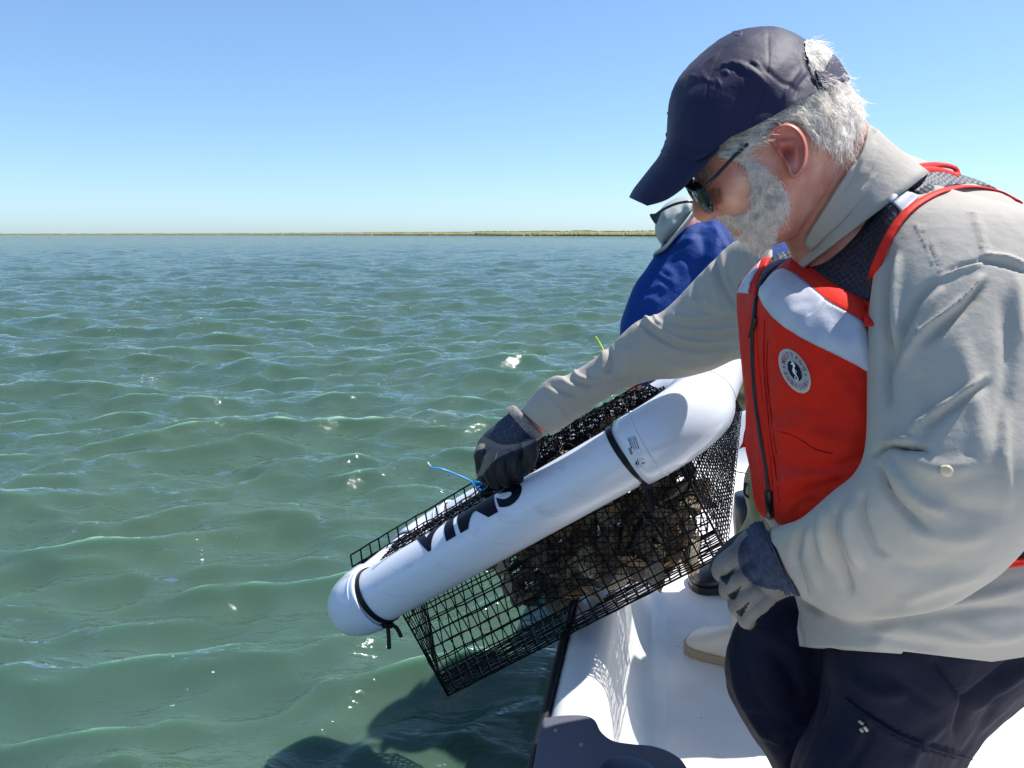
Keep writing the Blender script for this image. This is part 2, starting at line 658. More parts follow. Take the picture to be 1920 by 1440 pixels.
# pipe: scuffs and brown smears low on its side
def scuffed(m, cx, scale=30):
    nt = m.node_tree
    b = nt.nodes["Principled BSDF"]
    tc = nt.nodes.new("ShaderNodeTexCoord")
    mp = nt.nodes.new("ShaderNodeMapping")
    mp.inputs["Rotation"].default_value = (0, 0.53, 0.3)
    mp.inputs["Scale"].default_value = (4, 22, 22)
    nt.links.new(tc.outputs["Object"], mp.inputs[0])
    nz = nt.nodes.new("ShaderNodeTexNoise")
    nz.inputs["Scale"].default_value = 1.6
    nz.inputs["Detail"].default_value = 8
    nz.inputs["Roughness"].default_value = 0.7
    nt.links.new(mp.outputs[0], nz.inputs["Vector"])
    rp = nt.nodes.new("ShaderNodeMapRange")
    rp.inputs[1].default_value = 0.55
    rp.inputs[2].default_value = 0.95
    nt.links.new(nz.outputs[0], rp.inputs[0])
    mx = nt.nodes.new("ShaderNodeMix")
    mx.data_type = 'RGBA'
    mx.inputs[6].default_value = b.inputs["Base Color"].default_value
    mx.inputs[7].default_value = (0.34, 0.30, 0.27, 1)
    nt.links.new(rp.outputs[0], mx.inputs[0])
    nt.links.new(mx.outputs[2], b.inputs["Base Color"])


scuffed(M['pvc'], 0)

# ------------------------------------------------------------------ water
def water_material():
    m = bpy.data.materials.new("sea_water")
    m.use_nodes = True
    nt = m.node_tree
    b = nt.nodes["Principled BSDF"]
    b.inputs["Roughness"].default_value = 0.055
    b.inputs["IOR"].default_value = 1.333
    b.inputs["Subsurface Weight"].default_value = 0.0
    b.inputs["Subsurface Radius"].default_value = (0.5, 1.0, 0.8)
    b.inputs["Subsurface Scale"].default_value = 0.4
    tc = nt.nodes.new("ShaderNodeTexCoord")
    n1 = nt.nodes.new("ShaderNodeTexNoise")
    n1.inputs["Scale"].default_value = 0.8
    n1.inputs["Detail"].default_value = 6
    nt.links.new(tc.outputs["Object"], n1.inputs["Vector"])
    mx = nt.nodes.new("ShaderNodeMix")
    mx.data_type = 'RGBA'
    mx.inputs[6].default_value = (0.038, 0.090, 0.080, 1)
    mx.inputs[7].default_value = (0.062, 0.098, 0.054, 1)
    nt.links.new(n1.outputs[0], mx.inputs[0])
    # floating foam flecks
    n2 = nt.nodes.new("ShaderNodeTexNoise")
    n2.inputs["Scale"].default_value = 44
    n2.inputs["Detail"].default_value = 3
    nt.links.new(tc.outputs["Object"], n2.inputs["Vector"])
    n3 = nt.nodes.new("ShaderNodeTexNoise")
    n3.inputs["Scale"].default_value = 1.3
    nt.links.new(tc.outputs["Object"], n3.inputs["Vector"])
    ml = nt.nodes.new("ShaderNodeMath")
    ml.operation = 'MULTIPLY'
    nt.links.new(n2.outputs[0], ml.inputs[0])
    nt.links.new(n3.outputs[0], ml.inputs[1])
    rp = nt.nodes.new("ShaderNodeMapRange")
    rp.inputs[1].default_value = 0.470
    rp.inputs[2].default_value = 0.482
    nt.links.new(ml.outputs[0], rp.inputs[0])
    mf = nt.nodes.new("ShaderNodeMix")
    mf.data_type = 'RGBA'
    mf.inputs[7].default_value = (0.6, 0.63, 0.58, 1)
    nt.links.new(mx.outputs[2], mf.inputs[6])
    nt.links.new(rp.outputs[0], mf.inputs[0])
    nt.links.new(mf.outputs[2], b.inputs["Base Color"])
    prev = None
    for sc, st, dist, strx in ((0.5, 0.45, 0.20, (0.5, 1.4, 1)), (1.6, 0.7, 0.09, (0.5, 1.3, 1)), (4.5, 0.9, 0.065, (0.45, 1.4, 1)), (15, 0.85, 0.018, (0.5, 1.3, 1))):
        mp = nt.nodes.new("ShaderNodeMapping")
        mp.inputs["Scale"].default_value = strx
        mp.inputs["Rotation"].default_value = (0, 0, 0.25)
        nt.links.new(tc.outputs["Object"], mp.inputs[0])
        nz = nt.nodes.new("ShaderNodeTexNoise")
        nz.inputs["Scale"].default_value = sc
        nz.inputs["Detail"].default_value = 4
        nz.inputs["Distortion"].default_value = 0.4
        nt.links.new(mp.outputs[0], nz.inputs["Vector"])
        bp = nt.nodes.new("ShaderNodeBump")
        bp.inputs["Strength"].default_value = st
        bp.inputs["Distance"].default_value = dist
        nt.links.new(nz.outputs[0], bp.inputs["Height"])
        if prev:
            nt.links.new(prev.outputs[0], bp.inputs["Normal"])
        prev = bp
    nt.links.new(prev.outputs[0], b.inputs["Normal"])
    # turbid water: light scattered back from below the surface (level, whatever the ripples do) under a rippled mirror
    up = nt.nodes.new("ShaderNodeCombineXYZ")
    up.inputs[2].default_value = 1.0
    geo = nt.nodes.new("ShaderNodeNewGeometry")
    mixn = nt.nodes.new("ShaderNodeMix")
    mixn.data_type = 'VECTOR'
    mixn.inputs[0].default_value = 0.6
    nt.links.new(up.outputs[0], mixn.inputs[4])
    nt.links.new(geo.outputs["Normal"], mixn.inputs[5])
    df = nt.nodes.new("ShaderNodeBsdfDiffuse")
    ss = nt.nodes.new("ShaderNodeSubsurfaceScattering")
    ss.inputs["Scale"].default_value = 0.16
    ss.inputs["Radius"].default_value = (0.6, 1.0, 0.8)
    for nd in (df, ss):
        nt.links.new(mf.outputs[2], nd.inputs[0])
        nt.links.new(mixn.outputs[1], nd.inputs["Normal"])
    m1 = nt.nodes.new("ShaderNodeMixShader")
    m1.inputs[0].default_value = 0.5
    nt.links.new(df.outputs[0], m1.inputs[1])
    nt.links.new(ss.outputs[0], m1.inputs[2])
    gl_ = nt.nodes.new("ShaderNodeBsdfGlossy")
    gl_.inputs["Roughness"].default_value = 0.06
    fr = nt.nodes.new("ShaderNodeFresnel")
    fr.inputs[0].default_value = 1.42
    nt.links.new(prev.outputs[0], gl_.inputs["Normal"])
    nt.links.new(prev.outputs[0], fr.inputs["Normal"])
    m2 = nt.nodes.new("ShaderNodeMixShader")
    nt.links.new(fr.outputs[0], m2.inputs[0])
    nt.links.new(m1.outputs[0], m2.inputs[1])
    nt.links.new(gl_.outputs[0], m2.inputs[2])
    nt.links.new(m2.outputs[0], nt.nodes["Material Output"].inputs[0])
    nt.nodes.remove(b)
    return m


def build_water():
    a1 = np.linspace(-0.85, 0.85, 720)
    a2 = np.linspace(0.85, 2 * math.pi - 0.85, 90)[1:-1]
    az = np.concatenate([a1, a2])
    r = 0.9 * (3500 / 0.9) ** (np.linspace(0, 1, 880) ** 1.12)
    r = np.concatenate([[0.25], r])
    A, R = np.meshgrid(az, r)
    X, Y = R * np.sin(A), R * np.cos(A)
    dr = np.gradient(r)[:, None] * np.ones_like(A)
    Z = np.zeros_like(X)
    DX = np.zeros_like(X)
    DY = np.zeros_like(X)
    g = np.random.default_rng(3)
    # wind drives the chop towards the camera, crests a little askew
    n = 200
    lam = np.exp(g.uniform(math.log(0.12), math.log(3.2), n))
    for L in lam:
        k = 2 * math.pi / L
        th = -math.pi / 2 + 0.22 + g.normal(0, 0.55)
        amp = 0.0047 * L ** 0.88 * g.uniform(0.5, 1.3) * (1.6 if L < 0.7 else (1.0 if L < 1.4 else 0.62))
        ph = g.uniform(0, 2 * math.pi)
        fade = np.clip(L / (dr * 2.4) - 0.4, 0, 1)
        arg = k * (X * math.cos(th) + Y * math.sin(th)) + ph
        Z += amp * fade * np.cos(arg)
        DX -= 0.8 * amp * fade * math.cos(th) * np.sin(arg)
        DY -= 0.8 * amp * fade * math.sin(th) * np.sin(arg)
    V = np.stack([(X + DX).ravel(), (Y + DY).ravel(), Z.ravel()], 1)
    nr, na = X.shape
    i = np.arange(nr - 1)[:, None] * na
    j = np.arange(na)[None, :]
    j2 = (j + 1) % na
    F = np.ascontiguousarray(np.stack([(i + j), (i + j2), (i + na + j2), (i + na + j)], -1).reshape(-1, 4))
    me = bpy.data.meshes.new("water")
    me.vertices.add(len(V))
    me.vertices.foreach_set("co", V.ravel())
    me.loops.add(len(F) * 4)
    me.loops.foreach_set("vertex_index", F.ravel())
    me.polygons.add(len(F))
    me.polygons.foreach_set("loop_start", np.arange(len(F)) * 4)
    me.polygons.foreach_set("loop_total", np.full(len(F), 4))
    me.update()
    me.validate()
    me.polygons.foreach_set("use_smooth", [True] * len(me.polygons))
    me.materials.append(water_material())
    o = bpy.data.objects.new("water", me)
    COL.objects.link(o)
    tag(o, "choppy green sea water reaching to the horizon", kind="structure")
    # sea bed closes the world below
    v, f = box((0, 0, -3), (3600, 3600, 0.1))
    tag(obj("sea_bed", v, f, mat("mud", (0.05, 0.06, 0.04), 0.9), smooth=False), "muddy sea bed under the water", kind="structure")


build_water()


# ------------------------------------------------------------------ the marsh shore on the horizon
def build_marsh():
    g = np.random.default_rng(11)
    n = 900
    V, F = [], []
    # shore runs from far away on the left to nearer on the right
    ang = np.linspace(-0.85, 1.0, n)
    D = np.interp(ang, [-0.85, -0.4, 0.0, 0.25, 1.0], [900, 700, 430, 330, 260])
    hgt = 2.45 + 0.25 * np.interp(np.arange(n), np.arange(0, n + 12, 12), g.uniform(-1, 1, n // 12 + 2)[:len(np.arange(0, n + 12, 12))])
    hgt = hgt * np.interp(ang, [-0.85, -0.35, 0.0, 1], [0.30, 0.60, 1.05, 1.35]) + g.normal(0, 0.03, n)
    rows = [(0, -0.3), (0.0, 0.28), (3, 0.62), (8, 0.8), (20, 0.95), (60, 1.0), (160, 0.9), (400, 0.8)]
    for dist, hf in rows:
        rr = D + dist + g.normal(0, 0.6, n)
        z = np.where(hf > 0, hgt * hf, -0.4) + (g.normal(0, 0.05, n) if hf > 0.4 else 0)
        V.append(np.stack([rr * np.sin(ang), rr * np.cos(ang), z], 1))
    V = np.vstack(V)
    for r in range(len(rows) - 1):
        for i in range(n - 1):
            F.append((r * n + i, r * n + i + 1, (r + 1) * n + i + 1, (r + 1) * n + i))
    m = mat("marsh_grass", (0.26, 0.22, 0.08), 0.95, col2=(0.16, 0.18, 0.05), vscale=0.12)
    o = obj("marsh", V, F, m, smooth=False)
    tag(o, "low marsh island of tan and green grass along the horizon", kind="structure")
    # tufts standing up from the edge
    V, F = [], []
    for _ in range(9000):
        a = g.uniform(-0.8, 0.95)
        i = int((a + 0.85) / 1.85 * (n - 1))
        r = D[i] + abs(g.normal(0, 12))
        h = g.uniform(0.12, 0.4)
        w = g.uniform(0.3, 1.3)
        base = min(0.28 + (r - D[i]) * 0.05, 1.0) * hgt[i]
        c = np.array([r * math.sin(a), r * math.cos(a), base - 0.2])
        t = np.array([math.cos(a), -math.sin(a), 0])
        b0 = len(V)
        V += [c - t * w / 2, c + t * w / 2, c + t * w * 0.3 + (0, 0, h + 0.1), c - t * w * 0.2 + (0, 0.3, h)]
        F.append((b0, b0 + 1, b0 + 2, b0 + 3))
    m2 = mat("marsh_reed", (0.27, 0.23, 0.08), 0.95, col2=(0.16, 0.18, 0.05), vscale=0.3)
    tag(obj("marsh_grass", V, F, m2, smooth=False), "reeds and cordgrass standing on the marsh shore", kind="stuff")


build_marsh()


# ------------------------------------------------------------------ boat
GZ, DZ = 0.50, 0.23


def build_boat():
    boat = thing("boat", "white open skiff with a black rub rail and a flat white deck", "boat", (0.9, 1.2, DZ))
    pts = np.array([(-0.36, -1.0), (-0.16, 0.0), (0.03, 0.93), (0.127, 1.41), (0.25, 2.0), (0.37, 2.6), (0.46, 3.0), (0.60, 3.2), (0.85, 3.27), (1.5, 3.28), (2.9, 3.28)])
    path = catmull(pts, 10)
    tan = np.gradient(path, axis=0)
    tan /= np.linalg.norm(tan, axis=1)[:, None]
    nor = np.stack([tan[:, 1], -tan[:, 0]], 1)

    def sweep(profile, closed=False):
        V, F = [], []
        k = len(profile)
        for p, nn in zip(path, nor):
            for o_, z in profile:
                V.append((p[0] + nn[0] * o_, p[1] + nn[1] * o_, z))
        for i in range(len(path) - 1):
            for j in range(k - (0 if closed else 1)):
                j2 = (j + 1) % k
                F.append((i * k + j, (i + 1) * k + j, (i + 1) * k + j2, i * k + j2))
        return V, F
    prof = [(0.10, -0.25), (0.03, 0.0), (0.012, 0.30), (0.004, 0.44), (0.0, 0.460), (0.006, 0.478), (0.020, 0.493), (0.042, 0.5), (0.064, 0.495),
            (0.080, 0.482), (0.090, 0.463), (0.096, 0.44), (0.102, 0.41), (0.112, 0.35), (0.128, 0.295), (0.142, 0.262), (0.155, 0.244), (0.172, 0.234), (0.20, DZ)]
    pr = catmull(np.array(prof), 3)
    v, f = sweep([tuple(x) for x in pr])
    obj("hull", v, f, M['boat'], boat)
    th = np.linspace(0, 2 * math.pi, 14, endpoint=False)
    rp = [(-0.004 - 0.013 * abs(math.cos(t)) ** 0.6 * (1 if math.cos(t) > 0 else -0.4), 0.458 + 0.022 * math.sin(t)) for t in th]
    v, f = sweep(rp, True)
    obj("rub_rail", v, f, M['rub'], boat)
    # deck sheet
    ip = path + nor * 0.198
    V = [(x, y, DZ) for x, y in ip]
    n = len(V)
    V += [(2.9, min(y, 3.1), DZ) for x, y in ip]
    F = [(i, i + 1, n + i + 1, n + i) for i in range(n - 1)]
    dm = mat("deck_paint", (0.76, 0.75, 0.735), 0.42, bump=[(180, 0.3, 0.0015), (12, 0.1, 0.003)], var=0.14, vscale=7)
    nt = dm.node_tree
    b = nt.nodes["Principled BSDF"]
    src = b.inputs["Base Color"].links[0].from_socket
    vo = nt.nodes.new("ShaderNodeTexVoronoi")
    vo.inputs["Scale"].default_value = 27
    mp = nt.nodes.new("ShaderNodeMapping")
    mp.inputs["Scale"].default_value = (1, 1.3, 1)
    tc = nt.nodes.new("ShaderNodeTexCoord")
    nt.links.new(tc.outputs["Object"], mp.inputs[0])
    nt.links.new(mp.outputs[0], vo.inputs["Vector"])
    wn2 = nt.nodes.new("ShaderNodeTexWhiteNoise")
    nt.links.new(vo.outputs["Position"], wn2.inputs[0])
    ra = nt.nodes.new("ShaderNodeMapRange")
    ra.inputs[1].default_value = 0.3
    ra.inputs[2].default_value = 1.0
    ra.inputs[3].default_value = 0.0
    ra.inputs[4].default_value = 0.11
    nt.links.new(wn2.outputs[0], ra.inputs[0])
    lt = nt.nodes.new("ShaderNodeMath")
    lt.operation = 'LESS_THAN'
    nt.links.new(vo.outputs["Distance"], lt.inputs[0])
    nt.links.new(ra.outputs[0], lt.inputs[1])
    mx = nt.nodes.new("ShaderNodeMix")
    mx.data_type = 'RGBA'
    mx.inputs[7].default_value = (0.12, 0.10, 0.08, 1)
    nt.links.new(lt.outputs[0], mx.inputs[0])
    nt.links.new(src, mx.inputs[6])
    nt.links.new(mx.outputs[2], b.inputs["Base Color"])
    obj("deck", V, F, dm, boat, smooth=False)
    # moulded corner plate with a round cup holder at the near end of the gunwale
    z = GZ + 0.022
    px = np.array([(985, 1600), (990, 1500), (1003, 1420), (1016, 1352), (1030, 1344), (1065, 1340), (1098, 1341), (1116, 1350), (1128, 1372), (1150, 1388), (1185, 1394), (1225, 1398), (1262, 1412), (1284, 1432), (1296, 1470), (1300, 1600)], float)
    pl = catmull(px, 5, False)
    w = on_plane(pl[:, 0], pl[:, 1], np.full(len(pl), z))
    bm = bmesh.new()
    vs = [bm.verts.new(tuple(x)) for x in w]
    fc = bm.faces.new(vs)
    r = bmesh.ops.extrude_face_region(bm, geom=[fc])
    for e in r['geom']:
        if isinstance(e, bmesh.types.BMVert):
            e.co.z -= 0.045
    bmesh.ops.recalc_face_normals(bm, faces=bm.faces)
    me = bpy.data.meshes.new("corner_plate")
    bm.to_mesh(me)
    bm.free()
    tmp = bpy.data.objects.new("tmp", me)
    COL.objects.link(tmp)
    cc = on_plane(np.array([1178.0]), np.array([1462.0]), np.array([z]))[0]
    th = np.linspace(0, 2 * math.pi, 48, endpoint=False)
    cr = 0.043
    ringv = [(cc[0] + cr * math.cos(t), cc[1] + cr * math.sin(t), zz) for zz in (z - 0.1, z + 0.05) for t in th]
    rf = [(i, (i + 1) % 48, 48 + (i + 1) % 48, 48 + i) for i in range(48)] + [tuple(range(47, -1, -1)), tuple(range(48, 96))]
    cutter = obj("tmp2", ringv, rf, M['black'])
    md = tmp.modifiers.new("b", 'BOOLEAN')
    md.operation = 'DIFFERENCE'
    md.object = cutter
    md.solver = 'EXACT'
    bv_ = tmp.modifiers.new("bv", 'BEVEL')
    bv_.width = 0.004
    bv_.segments = 3
    bv_.limit_method = 'ANGLE'
    bv_.angle_limit = 0.7
    dg = bpy.context.evaluated_depsgraph_get()
    dg.update()
    me2 = bpy.data.meshes.new_from_object(tmp.evaluated_get(dg))
    me2.name = "corner_plate"
    me2.materials.clear()
    me2.materials.append(M['greyplastic'])
    bpy.data.objects.remove(tmp)
    bpy.data.objects.remove(cutter)
    pl_o = bpy.data.objects.new("corner_plate", me2)
    COL.objects.link(pl_o)
    pl_o.parent = boat
    pl_o.matrix_parent_inverse = Matrix.Translation(-Vector(boat.location))
    # cup: wall, lip and floor
    V, F = [], []
    for rr, zz in ((cr + 0.004, z + 0.001), (cr + 0.002, z + 0.004), (cr - 0.001, z + 0.002), (cr - 0.001, z - 0.09), (cr - 0.006, z - 0.095), (0.001, z - 0.095)):
        V += [(cc[0] + rr * math.cos(t), cc[1] + rr * math.sin(t), zz) for t in th]
    for i in range(5):
        F += [(i * 48 + j, (i + 1) * 48 + j, (i + 1) * 48 + (j + 1) % 48, i * 48 + (j + 1) % 48) for j in range(48)]
    obj("cup_holder", V, F, M['greyplastic'], boat)
    for sx, sy in ((1042, 1370), (1090, 1397)):
        c = on_plane(np.array([float(sx)]), np.array([float(sy)]), np.array([z]))[0]
        V, F = [], []
        for rr, zz in ((0.0035, 0.0), (0.0032, 0.0016), (0.002, 0.0018), (0.0012, 0.0006), (0.0, 0.0006)):
            V += [(c[0] + rr * math.cos(t), c[1] + rr * math.sin(t), z + zz) for t in th[::4]]
        for i in range(4):
            F += [(i * 12 + j, i * 12 + (j + 1) % 12, (i + 1) * 12 + (j + 1) % 12, (i + 1) * 12 + j) for j in range(12)]
        obj("screw", V, F, mat("steel", (0.3, 0.3, 0.3), 0.35, metal=1), boat)
    return boat


build_boat()

# ------------------------------------------------------------------ the float cage
SDIR = np.array([0.39, 1.0, 0.03])
SDIR /= np.linalg.norm(SDIR)
KL = P(652, 1148, 1.49)
KR = P(1296, 786, 1.25)
LDIR = (KR - KL) / np.linalg.norm(KR - KL)
NDIR = np.cross(LDIR, SDIR)
NDIR /= np.linalg.norm(NDIR)
if NDIR[2] < 0:
    NDIR = -NDIR
CAGEW = 0.36
RP, RF = 0.0565, 0.0625


def arc_path(corner, d_in, d_out, lead_in, lead_out, rad, n=14):
    """straight - quarter bend - straight through a corner"""
    a = corner + d_in * rad
    b = corner + d_out * rad
    pts = [corner + d_in * (rad + lead_in), corner + d_in * (rad + lead_in * 0.5)]
    for t in np.linspace(0, 1, n):
        th = t * math.pi / 2
        pts.append(corner + d_in * rad * (1 - math.sin(th)) + d_out * rad * (1 - math.cos(th)))
    pts += [corner + d_out * (rad + lead_out * 0.5), corner + d_out * (rad + lead_out)]
    return np.array(pts)


def hollow(path, r, wall=0.004, K=48):
    v, f = tube(path, r, K, cap=False)
    v2, f2 = tube(path, r - wall, K, cap=False)
    n = len(v)
    F = list(f) + [tuple(i + n for i in t[::-1]) for t in f2]
    m = len(path)
    for k in range(K):
        F.append((k, k + n, (k + 1) % K + n, (k + 1) % K))
        a, b = (m - 1) * K + k, (m - 1) * K + (k + 1) % K
        F.append((a, b, b + n, a + n))
    return np.vstack([v, v2]), F


def build_cage():
    cage = thing("oyster_cage", "white pipe float frame with a black wire mesh cage hung beneath, tipped over the gunwale", "cage", (KL + KR) / 2)
    Lf = np.linalg.norm(KR - KL)
    rad = 0.060
    FLc = KL + SDIR * CAGEW
    FRc = KR + SDIR * 0.52
    # pipes
    a, b = KL + LDIR * 0.05, KR - LDIR * 0.08
    v, f = tube(np.linspace(a, b, 30), RP, 64, cap=False)
    long_pipe = obj("pipe", v, f, M['pvc'], cage)
    for A, B in ((KL + SDIR * 0.10, FLc - SDIR * 0.08), (KR + SDIR * 0.10, FRc)):
        v, f = tube(np.linspace(A, B, 8), RP, 48)
        obj("pipe", v, f, M['pvc'], cage)
    FRm = KR + SDIR * CAGEW
    v, f = tube(np.linspace(FLc + LDIR * 0.05, FRm - LDIR * 0.03, 12), RP, 48)
    obj("pipe", v, f, M['pvc'], cage)
    # elbows
    for c, d1, d2, r0, rad, r1 in ((KR, -LDIR, SDIR, 0.033, 0.082, 0.02), (KL, LDIR, SDIR, 0.015, 0.06, 0.03), (FLc, -SDIR, LDIR, 0.03, 0.06, 0.03)):
        p = arc_path(c, d1, d2, r0, r1, rad)
        rr = np.full(len(p), RF)
        rr[0] = RF + 0.001; rr[-1] = RF + 0.001
        v, f = hollow(p, rr)
        e = obj("elbow", v, f, M['fitting'], cage)
        # moulded shoulder rings where the sockets end
        for k in (2, len(p) - 3):
            t = p[k + 1] - p[k - 1]
            t /= np.linalg.norm(t)
            v, f = tube([p[k] - t * 0.0025, p[k] - t * 0.001, p[k] + t * 0.001, p[k] + t * 0.0025], [RF - 0.0005, RF + 0.0012, RF + 0.0012, RF - 0.0005], 48, cap=False)
            obj("socket_ring", v, f, M['fitting'], e)
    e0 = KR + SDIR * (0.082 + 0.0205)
    v, f = tube([e0, e0 + SDIR * 0.005], [RF + 0.0028, RF + 0.0028], 48, cap=False)  # dark ring on the elbow rim, painted in as the joint's shadow line
    obj("joint_shadow_ring", v, f, M['ink'], cage)
    # black ties round the long pipe
    vw = CAM - (KL + KR) / 2

    def around(c, r, th, up_ref):
        e1 = up_ref - LDIR * (up_ref @ LDIR)
        e1 /= np.linalg.norm(e1)
        e2 = np.cross(LDIR, e1)
        return c + r * (math.cos(th) * e1 + math.sin(th) * e2)
    for cx, cy, sk, gap in ((708, 1121, 0.012, 0.0), (1158, 868, 0.012, 0)):
        c0 = KL + LDIR * 0.083 if cx < 900 else KR - LDIR * 0.1225
        ref = CAM - c0
        V, F = [], []
        n = 72
        for i in range(n):
            th = 2 * math.pi * i / n
            sh = sk * math.sin(th) * 0.5
            for o_, r_ in ((-0.0055, RP + 0.0004), (-0.0055, RP + 0.0030), (0.0055, RP + 0.0030), (0.0055, RP + 0.0004)):
                V.append(around(c0 + LDIR * (o_ + sh), r_, th, ref))
        for i in range(n):
            j = (i + 1) % n
            for k in range(4):
                F.append((i * 4 + k, j * 4 + k, j * 4 + (k + 1) % 4, i * 4 + (k + 1) % 4))
        tie = obj("cable_tie", V, F, M['tie'], cage, smooth=False)
        # head of the tie and its cut tail below the pipe
        low = min((around(c0, RP + 0.004, t_, ref) for t_ in np.linspace(0, 6.28, 60)), key=lambda q: -proj(q)[1])
        v, f = box(low, (0.010, 0.006, 0.005))
        obj("tie_head", v, f, M['tie'], tie, smooth=False)
        lx, ly, ld = proj(low)
        if cx < 900:
            tails = [[(lx, ly, ld), (lx + 2, ly + 20, ld - 0.004), (lx + 3, ly + 46, ld - 0.006)], [(lx + 8, ly, ld), (lx + 18, ly + 8, ld), (lx + 26, ly + 24, ld)]]
        else:
            tails = [[(lx, ly, ld), (lx + 6, ly + 20, ld - 0.004), (lx + 14, ly + 48, ld - 0.006)]]
        for tl in tails:
            v, f = tube_px(tl, 0.0045, 6, flat=0.35, up=(0, 1, 0))
            obj("tie_tail", v, f, M['tie'], tie, smooth=False)
    # hand painted letters wrapped over the pipe
    cu = bpy.data.curves.new("VIMS", 'FONT')
    cu.body = "VIMS"
    cu.size = 1.0
    cu.offset = 0.035
    cu.resolution_u = 6
    to = bpy.data.objects.new("tmp", cu)
    COL.objects.link(to)
    dg = bpy.context.evaluated_depsgraph_get()
    dg.update()
    tm = bpy.data.meshes.new_from_object(to.evaluated_get(dg))
    bm = bmesh.new()
    bm.from_mesh(tm)
    bmesh.ops.triangulate(bm, faces=bm.faces)
    for _ in range(3):
        bmesh.ops.subdivide_edges(bm, edges=[e for e in bm.edges if e.calc_length() > 0.04], cuts=1)
        bmesh.ops.triangulate(bm, faces=bm.faces)
    tv = np.array([v.co[:] for v in bm.verts])
    tf = [tuple(v.index for v in f.verts) for f in bm.faces]
    bm.verts.index_update()
    tf = [tuple(v.index for v in f.verts) for f in bm.faces]
    bm.free()
    bpy.data.objects.remove(to)
    x0, x1 = tv[:, 0].min(), tv[:, 0].max()
    sA = min(np.linspace(0, 1, 600), key=lambda s: abs(proj(KL + (KR - KL) * s)[0] - 803))
    sB = min(np.linspace(0, 1, 600), key=lambda s: abs(proj(KL + (KR - KL) * s)[0] - 1010))
    W_ = []
    for x, y, _ in tv:
        s = sA + (sB - sA) * (x - x0) / (x1 - x0)
        c = KL + (KR - KL) * s
        ref = CAM - c
        e1 = ref - LDIR * (ref @ LDIR)
        e1 /= np.linalg.norm(e1)
        e2 = np.cross(e1, LDIR)
        if e2[2] < 0:
            e2 = -e2
        th = math.radians(29) + (y / 0.72) * 1.35
        jig = 0.002 * math.sin(9 * x + 3 * y)
        W_.append(c + LDIR * (jig - 0.012 * (y - 0.3)) + (RP + 0.0009) * (math.cos(th) * e1 + math.sin(th) * e2))
    obj("lettering", W_, tf, M['ink'], long_pipe)
    return cage, around


cage, _ = build_cage()


def elbow_print():
    par = [o for o in cage.children if o.name.startswith("elbow")][0]
    bm_v, bm_f = [], []
    for o in [par]:
        bm_v = [v.co[:] for v in o.data.vertices]
        bm_f = [tuple(p.vertices) for p in o.data.polygons]
    bv = BVHTree.FromPolygons(bm_v, bm_f)
    g = random.Random(8)
    ax = np.array([0.34, 0.94]); ay = np.array([0.94, -0.34])
    parts = []

    def bar(o, w, h):
        o = np.array(o, float)
        q = np.array([o, o + ax * w, o + ax * w + ay * h, o + ay * h])
        d = cast(bv, q[:, 0], q[:, 1])
        if not np.isnan(d).any():
            parts.append((P(q[:, 0], q[:, 1], d - 0.0009), [(3, 2, 1, 0)]))
    for r, (n_, h_) in enumerate(((7, 2.2), (9, 1.6), (9, 1.6), (8, 1.6))):
        o = np.array([1177.0, 822.0]) + ay * r * 4.2
        t = 0.0
        for k in range(n_):
            w = g.uniform(1.2, 3.2)
            bar(o + ax * t, w, h_)
            t += w + 0.9
    for k in range(9):
        bar(np.array([1179.0, 840.0]) + ax * (k * 1.5) - ay * 1.5, 0.8, 5)
    for k in range(22):
        bar(np.array([1187.0, 862.0]) + ax * g.uniform(0, 15) + ay * g.uniform(0, 18), g.uniform(1, 4), g.uniform(0.8, 2.2))
    v, f = join(parts)
    obj("printed_label", v, f, M['ink'], par, smooth=False)


elbow_print()


def wire_panel(c00, c10, c11, c01, nu, nv, r=0.0016, jit=0.0007, sag=None, seed=0, diag=False):
    """a rectangular piece of welded wire between four corners"""
    g = np.random.default_rng(seed)
    c00, c10, c11, c01 = map(np.asarray, (c00, c10, c11, c01))

    def S(u, v):
        p = (1 - u) * (1 - v) * c00 + u * (1 - v) * c10 + u * v * c11 + (1 - u) * v * c01
        if sag is not None:
            p = p + sag * math.sin(math.pi * u) * math.sin(math.pi * v)
        return p
    parts = []
    off = g.normal(0, jit, (nu + 1, nv + 1, 3))
    for i in range(nu + 1):
        parts.append(tube([S(i / nu, j / nv) + off[i, j] for j in range(nv + 1)], r, 4))
    for j in range(nv + 1):
        parts.append(tube([S(i / nu, j / nv) + off[i, j] for i in range(nu + 1)], r, 4))
    if diag:
        for i in range(nu):
            parts.append(tube([S(i / nu, 0), S((i + 1) / nu, 1)], r, 4))
    return join(parts)


# corners of the wire box
front_tl = KL - NDIR * 0.0 + LDIR * 0.085 + SDIR * 0.062
F_BL = P(840, 1304, 1.47)
F_BR = P(1362, 1038, 1.28)
F_TL = P(716, 1080, 1.50)
F_TR = P(1250, 822, 1.30)
B_BL = P(824, 1268, 1.78)
B_BR = P(1346, 990, 1.62)
B_TL = P(775, 1000, 1.80)
B_TR = P(1280, 760, 1.60)
v, f = wire_panel(F_TL, F_TR, F_BR, F_BL, 28, 11, seed=1)
obj("front_panel", v, f, M['blackmesh'], cage)
v, f = wire_panel(F_BL, F_BR, B_BR, B_BL, 28, 12, seed=2)
obj("bottom_panel", v, f, M['blackmesh'], cage)
v, f = wire_panel(B_TL, B_TR, B_BR, B_BL, 28, 10, seed=3)
obj("back_panel", v, f, M['blackmesh'], cage)
v, f = wire_panel(F_TL, B_TL, B_BL, F_BL, 12, 10, seed=4)
obj("end_panel", v, f, M['blackmesh'], cage)
